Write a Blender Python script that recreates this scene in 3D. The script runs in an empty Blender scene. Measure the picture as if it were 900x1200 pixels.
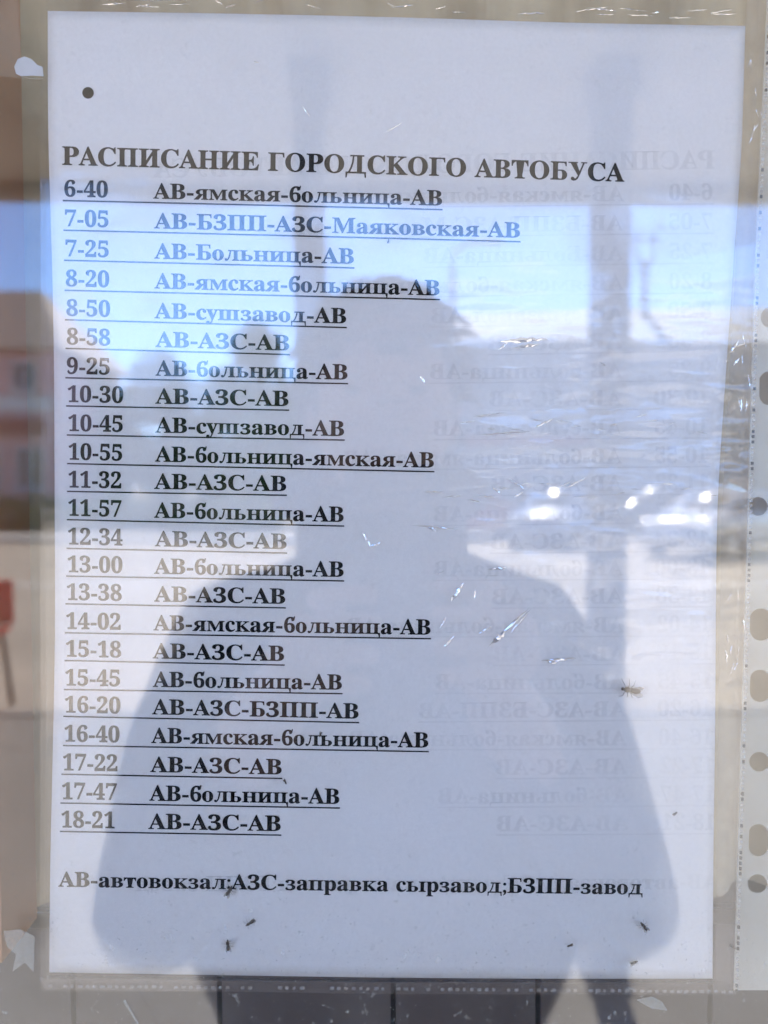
import bpy, bmesh, math, random
from mathutils import Vector, Matrix
from mathutils.geometry import tessellate_polygon
random.seed(7)
R = math.radians
SC = bpy.context.scene
COL = SC.collection

# ------------------------------------------------------------------ camera
cam = bpy.data.cameras.new('camera')
cam.sensor_fit = 'HORIZONTAL'; cam.sensor_width = 36; cam.lens = 36
cam.clip_start = 0.005; cam.clip_end = 3000
cam.dof.use_dof = True; cam.dof.focus_distance = 0.237; cam.dof.aperture_fstop = 11
camo = bpy.data.objects.new('camera', cam); COL.objects.link(camo)
CP = Vector((-0.0042, -0.238, 0.0087))
camo.location = CP
camo.rotation_euler = (R(90 - 2.33), 0, R(-0.553))
SC.camera = camo
CR = camo.rotation_euler.to_matrix()

# ------------------------------------------------------------------ light
SUN_EL, SUN_AZ = 50, 174          # azimuth measured clockwise from +Y (the inside of the building)
w = bpy.data.worlds.new('World'); SC.world = w; w.use_nodes = True
nt = w.node_tree; bg = nt.nodes['Background']
sky = nt.nodes.new('ShaderNodeTexSky'); sky.sky_type = 'NISHITA'; sky.sun_disc = False
sky.sun_elevation = R(SUN_EL); sky.sun_rotation = R(SUN_AZ)
sky.altitude = 2500; sky.air_density = 0.75; sky.dust_density = 0.0; sky.ozone_density = 6.0
nt.links.new(sky.outputs[0], bg.inputs[0]); bg.inputs[1].default_value = 0.145
sl = bpy.data.lights.new('sun', 'SUN'); sl.energy = 4.0; sl.angle = R(0.53); sl.color = (1, .92, .80)
slo = bpy.data.objects.new('sun', sl); COL.objects.link(slo)
sd = Vector((math.sin(R(SUN_AZ)) * math.cos(R(SUN_EL)), math.cos(R(SUN_AZ)) * math.cos(R(SUN_EL)), math.sin(R(SUN_EL))))
slo.rotation_euler = sd.to_track_quat('Z', 'Y').to_euler(); slo.location = (3, -20, 20)
vs = SC.view_settings
vs.view_transform = 'Standard'; vs.look = 'None'; vs.gamma = 1; vs.use_curve_mapping = False
vs.exposure = 2.90
SC.cycles.use_denoising = True
SC.cycles.max_bounces = 14; SC.cycles.transparent_max_bounces = 24; SC.cycles.glossy_bounces = 5
SC.cycles.diffuse_bounces = 5; SC.cycles.sample_clamp_indirect = 12

# ------------------------------------------------------------------ helpers
F = 900.0
YG = -0.004            # the plane of the pane
GZ = -1.55             # ground level below the lens

def ray(px, py):
    return CR @ Vector(((px - 450) / F, (600 - py) / F, -1))
def on_plane(px, py, y=0.0):
    d = ray(px, py); t = (y - CP.y) / d.y
    p = CP + d * t
    return Vector((p.x, p.z))
def P(px, py, dist):
    """a place in front of the building, dist metres of sight line away by way of the pane"""
    d = ray(px, py); d = d / d.y
    p = CP + d * dist
    return Vector((p.x, 2 * YG - p.y, p.z))
def yd(dist): return 2 * YG - (CP.y + dist)

def tag(o, label=None, cat=None, group=None, kind=None):
    if label: o['label'] = label
    if cat: o['category'] = cat
    if group: o['group'] = group
    if kind: o['kind'] = kind
    return o
def thing(name, label, cat, loc=(0, 0, 0), group=None):
    o = bpy.data.objects.new(name, None); COL.objects.link(o); o.location = loc
    o.empty_display_size = .05
    return tag(o, label, cat, group)
def link(name, me, mat=None, parent=None, smooth=False):
    if mat is not None and not me.materials: me.materials.append(mat)
    o = bpy.data.objects.new(name, me); COL.objects.link(o)
    if smooth:
        for p in me.polygons: p.use_smooth = True
    if parent is not None:
        o.parent = parent
        if parent.type == 'EMPTY': o.matrix_parent_inverse = Matrix.Translation(-Vector(parent.location))
    return o
def fromlist(name, v, f, mat, parent=None, smooth=False):
    me = bpy.data.meshes.new(name); me.from_pydata([tuple(a) for a in v], [], f); me.update()
    return link(name, me, mat, parent, smooth)

class MB:
    def __init__(s): s.v = []; s.f = []
    def add(s, v, f):
        n = len(s.v); s.v += [tuple(a) for a in v]; s.f += [tuple(i + n for i in q) for q in f]
        return s
    def box(s, x0, x1, y0, y1, z0, z1):
        return s.add([(x0,y0,z0),(x1,y0,z0),(x1,y1,z0),(x0,y1,z0),(x0,y0,z1),(x1,y0,z1),(x1,y1,z1),(x0,y1,z1)],
                     [(0,3,2,1),(4,5,6,7),(0,1,5,4),(1,2,6,5),(2,3,7,6),(3,0,4,7)])
    def tube(s, pts, rad, n=8, cap=True):
        pts = [Vector(p) for p in pts]
        if not hasattr(rad, '__len__'): rad = [rad] * len(pts)
        vs_, fs = [], []
        up = Vector((0, 0, 1))
        for i, p in enumerate(pts):
            t = (pts[min(i + 1, len(pts) - 1)] - pts[max(i - 1, 0)]).normalized()
            a = t.cross(up if abs(t.z) < .95 else Vector((1, 0, 0))).normalized(); b = a.cross(t)
            for k in range(n):
                an = 2 * math.pi * k / n
                vs_.append(p + (a * math.cos(an) + b * math.sin(an)) * rad[i])
        for i in range(len(pts) - 1):
            for k in range(n):
                fs.append((i*n+k, i*n+(k+1) % n, (i+1)*n+(k+1) % n, (i+1)*n+k))
        if cap: fs += [tuple(range(n))[::-1], tuple(range((len(pts)-1)*n, len(pts)*n))]
        return s.add(vs_, fs)
    def ball(s, c, r, nu=12, nv=8, f=None):
        c = Vector(c); r = Vector(r) if hasattr(r, '__len__') else Vector((r, r, r))
        vs_, fs = [], []
        for j in range(nv + 1):
            th = math.pi * j / nv
            for i in range(nu):
                ph = 2 * math.pi * i / nu
                d = Vector((math.sin(th) * math.cos(ph), math.sin(th) * math.sin(ph), math.cos(th)))
                k = f(d) if f else 1
                vs_.append(c + Vector((d.x * r.x, d.y * r.y, d.z * r.z)) * k)
        for j in range(nv):
            for i in range(nu):
                fs.append((j*nu+i, (j+1)*nu+i, (j+1)*nu+(i+1) % nu, j*nu+(i+1) % nu))
        return s.add(vs_, fs)
    def build(s, name, mat, parent=None, smooth=False):
        return fromlist(name, s.v, s.f, mat, parent, smooth)

# ------------------------------------------------------------------ materials
def newmat(name):
    m = bpy.data.materials.new(name); m.use_nodes = True
    t = m.node_tree; t.nodes.clear()
    o = t.nodes.new('ShaderNodeOutputMaterial')
    return m, t, o
def N(t, kind, **kw):
    n = t.nodes.new('ShaderNode' + kind)
    for k, v in kw.items():
        if k in n.inputs: n.inputs[k].default_value = v
        else: setattr(n, k, v)
    return n
def noise(t, scale, detail=4, rough=.55, vec=None, obj=True):
    n = N(t, 'TexNoise'); n.inputs['Scale'].default_value = scale; n.inputs['Detail'].default_value = detail
    n.inputs['Roughness'].default_value = rough
    if vec is None:
        g = N(t, 'NewGeometry'); vec = g.outputs['Position']
    t.links.new(vec, n.inputs['Vector'])
    return n
def ramp(t, src, stops):
    r = N(t, 'ValToRGB'); t.links.new(src, r.inputs[0])
    e = r.color_ramp.elements
    while len(e) < len(stops): e.new(.5)
    for k, (p, c) in enumerate(stops):
        e[k].position = p; e[k].color = (c[0], c[1], c[2], 1) if hasattr(c, '__len__') else (c, c, c, 1)
    return r
def solid(name, c, rough=.6, metal=0, var=.12, scale=8, bump=.0, spec=.5, coat=0):
    m, t, o = newmat(name)
    b = N(t, 'BsdfPrincipled'); b.inputs['Roughness'].default_value = rough; b.inputs['Metallic'].default_value = metal
    b.inputs['Specular IOR Level'].default_value = spec; b.inputs['Coat Weight'].default_value = coat
    n = noise(t, scale)
    lo = [max(0, x * (1 - var)) for x in c]; hi = [min(1, x * (1 + var)) for x in c]
    r = ramp(t, n.outputs[0], [(.3, lo), (.7, hi)])
    t.links.new(r.outputs[0], b.inputs['Base Color'])
    if bump:
        bn = N(t, 'Bump'); bn.inputs['Strength'].default_value = bump; bn.inputs['Distance'].default_value = .01
        t.links.new(n.outputs[0], bn.inputs['Height']); t.links.new(bn.outputs[0], b.inputs['Normal'])
    t.links.new(b.outputs[0], o.inputs[0])
    return m
def mix(t, fac, a, b):
    m = N(t, 'MixShader')
    if isinstance(fac, (int, float)): m.inputs[0].default_value = fac
    else: t.links.new(fac, m.inputs[0])
    t.links.new(a, m.inputs[1]); t.links.new(b, m.inputs[2]); return m.outputs[0]

def mat_glass(refl=.077, dust=True):
    m, t, o = newmat('window_glass')
    tr = N(t, 'BsdfTransparent'); tr.inputs[0].default_value = (.985, .98, .98, 1)
    gl = N(t, 'BsdfGlossy'); gl.inputs['Roughness'].default_value = 0.0; gl.inputs['Color'].default_value = (1, 1, 1, 1)
    # slow waviness of old float glass
    n = noise(t, 9, 1); bn = N(t, 'Bump'); bn.inputs['Strength'].default_value = .05; bn.inputs['Distance'].default_value = .002
    t.links.new(n.outputs[0], bn.inputs['Height'])
    lw = N(t, 'LayerWeight'); lw.inputs[0].default_value = .25
    ma = N(t, 'Math', operation='MULTIPLY_ADD'); t.links.new(lw.outputs['Fresnel'], ma.inputs[0])
    ma.inputs[1].default_value = .55; ma.inputs[2].default_value = refl - .03
    t.links.new(bn.outputs[0], gl.inputs['Normal'])
    s = mix(t, ma.outputs[0], tr.outputs[0], gl.outputs[0])
    if dust:
        df = N(t, 'BsdfDiffuse'); df.inputs[0].default_value = (.72, .68, .6, 1)
        n1 = noise(t, 1400, 2, .5); r1 = ramp(t, n1.outputs[0], [(.70, 0), (.78, .5)])
        n2 = noise(t, 26, 6, .65); r2 = ramp(t, n2.outputs[0], [(.38, .0), (.8, .028)])
        n3 = noise(t, 300, 3, .6); r3 = ramp(t, n3.outputs[0], [(.66, 0), (.76, .35)])
        sep = N(t, 'SeparateXYZ'); g = N(t, 'NewGeometry'); t.links.new(g.outputs['Position'], sep.inputs[0])
        low = N(t, 'MapRange'); low.inputs['From Min'].default_value = -.10; low.inputs['From Max'].default_value = -.152
        low.inputs['To Min'].default_value = .12; low.inputs['To Max'].default_value = 1
        t.links.new(sep.outputs['Z'], low.inputs['Value'])
        a = N(t, 'Math', operation='ADD'); t.links.new(r1.outputs[0], a.inputs[0]); t.links.new(r3.outputs[0], a.inputs[1])
        a1 = N(t, 'Math', operation='MULTIPLY'); t.links.new(a.outputs[0], a1.inputs[0]); t.links.new(low.outputs[0], a1.inputs[1])
        a2 = N(t, 'Math', operation='ADD'); t.links.new(a1.outputs[0], a2.inputs[0]); t.links.new(r2.outputs[0], a2.inputs[1])
        s = mix(t, a2.outputs[0], s, df.outputs[0])
    t.links.new(s, o.inputs[0]); return m

def mat_film(name, refl=.05, haze=.03, hazecol=(.8, .8, .78), wrinkle=.35, rough=.06):
    m, t, o = newmat(name)
    tr = N(t, 'BsdfTransparent'); tr.inputs[0].default_value = (.98, .98, .98, 1)
    gl = N(t, 'BsdfGlossy'); gl.inputs['Roughness'].default_value = rough; gl.inputs['Color'].default_value = (1, 1, 1, 1)
    g = N(t, 'NewGeometry')
    mp = N(t, 'Mapping'); mp.inputs['Scale'].default_value = (.5, 1, 1.5); t.links.new(g.outputs['Position'], mp.inputs[0])
    n = noise(t, 34, 3, .5, mp.outputs[0]); n2 = noise(t, 7, 2, .5)
    sep = N(t, 'SeparateXYZ'); t.links.new(g.outputs['Position'], sep.inputs[0])
    # crumpled mostly in the middle right of the pocket
    dx = N(t, 'MapRange'); dx.inputs['From Min'].default_value = -.03; dx.inputs['From Max'].default_value = .05
    t.links.new(sep.outputs['X'], dx.inputs['Value'])
    z1 = N(t, 'MapRange'); z1.inputs['From Min'].default_value = .075; z1.inputs['From Max'].default_value = .04; t.links.new(sep.outputs['Z'], z1.inputs['Value'])
    z2 = N(t, 'MapRange'); z2.inputs['From Min'].default_value = -.07; z2.inputs['From Max'].default_value = -.02; t.links.new(sep.outputs['Z'], z2.inputs['Value'])
    a = N(t, 'Math', operation='MULTIPLY'); t.links.new(dx.outputs[0], a.inputs[0]); t.links.new(z1.outputs[0], a.inputs[1])
    b = N(t, 'Math', operation='MULTIPLY'); t.links.new(a.outputs[0], b.inputs[0]); t.links.new(z2.outputs[0], b.inputs[1])
    c = N(t, 'Math', operation='MULTIPLY_ADD'); t.links.new(b.outputs[0], c.inputs[0]); c.inputs[1].default_value = wrinkle; c.inputs[2].default_value = .06
    bn = N(t, 'Bump'); bn.inputs['Distance'].default_value = .0045
    t.links.new(c.outputs[0], bn.inputs['Strength']); t.links.new(n.outputs[0], bn.inputs['Height'])
    bn2 = N(t, 'Bump'); bn2.inputs['Distance'].default_value = .004; bn2.inputs['Strength'].default_value = .2
    t.links.new(n2.outputs[0], bn2.inputs['Height']); t.links.new(bn.outputs[0], bn2.inputs['Normal'])
    t.links.new(bn2.outputs[0], gl.inputs['Normal'])
    df = N(t, 'BsdfDiffuse'); df.inputs[0].default_value = (*hazecol, 1)
    s = mix(t, refl, tr.outputs[0], gl.outputs[0])
    hz = noise(t, 60, 4, .6); hr = ramp(t, hz.outputs[0], [(.3, haze * .5), (.75, haze * 1.6)])
    s = mix(t, hr.outputs[0], s, df.outputs[0])
    t.links.new(s, o.inputs[0]); return m

def mat_paper(name, diff=.86, transl=.14):
    m, t, o = newmat(name)
    n = noise(t, 900, 3, .6); r = ramp(t, n.outputs[0], [(.3, (.84, .83, .83)), (.7, (.90, .89, .89))])
    df = N(t, 'BsdfDiffuse'); tl = N(t, 'BsdfTranslucent'); tr = None
    t.links.new(r.outputs[0], df.inputs[0]); tl.inputs[0].default_value = (.9, .9, .88, 1)
    bn = N(t, 'Bump'); bn.inputs['Strength'].default_value = .05; bn.inputs['Distance'].default_value = .0005
    t.links.new(n.outputs[0], bn.inputs['Height']); t.links.new(bn.outputs[0], df.inputs['Normal'])
    s = mix(t, transl / (diff + transl), df.outputs[0], tl.outputs[0])
    t.links.new(s, o.inputs[0]); return m
def mat_ink(name, c=.005):
    m, t, o = newmat(name)
    n = noise(t, 2500, 2); r = ramp(t, n.outputs[0], [(.35, c * .6), (.75, c * 1.8)])
    df = N(t, 'BsdfDiffuse'); t.links.new(r.outputs[0], df.inputs[0]); t.links.new(df.outputs[0], o.inputs[0]); return m
def mat_plain_trans(name, col, fac, scale=250):
    m, t, o = newmat(name)
    tr = N(t, 'BsdfTransparent'); b = N(t, 'BsdfPrincipled'); b.inputs['Base Color'].default_value = (*col, 1); b.inputs['Roughness'].default_value = .25
    n = noise(t, scale, 3); r = ramp(t, n.outputs[0], [(.3, fac * .75), (.7, min(1, fac * 1.25))])
    t.links.new(mix(t, r.outputs[0], tr.outputs[0], b.outputs[0]), o.inputs[0]); return m

def mat_ghost(name):
    m, t, o = newmat(name); tr = N(t, 'BsdfTransparent'); df = N(t, 'BsdfDiffuse'); df.inputs[0].default_value = (.09, .09, .16, 1)
    n = noise(t, 28, 3, .6); r = ramp(t, n.outputs[0], [(.36, .02), (.64, .075)])
    t.links.new(mix(t, r.outputs[0], tr.outputs[0], df.outputs[0]), o.inputs[0]); return m
M = dict(
    glass=mat_glass(),
    film=mat_film('sleeve_film', .05, .005, wrinkle=1.0), filmback=mat_film('sleeve_back_film', .03, .02, wrinkle=.1),
    margin=mat_plain_trans('punched_margin_plastic', (.82, .78, .66), .42, 12),
    clearedge=mat_plain_trans('clear_sleeve_edge', (.55, .45, .38), .08),
    weld=mat_plain_trans('weld_plastic', (.60, .57, .53), .28, 900),
    welddark=mat_plain_trans('weld_dark', (.12, .11, .10), .75),
    crease=mat_film('crease_plastic', .75, .12, (.97, .97, .97), .15, .05),
    paper=mat_paper('white_paper'), 
    ink=mat_ink('black_toner'), ghost=mat_ghost('toner_showing_through'),
    tape=mat_plain_trans('milky_tape', (.70, .73, .78), .55, 60),
    residue=mat_plain_trans('glue_residue', (.62, .58, .50), .22, 700),
)
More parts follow.
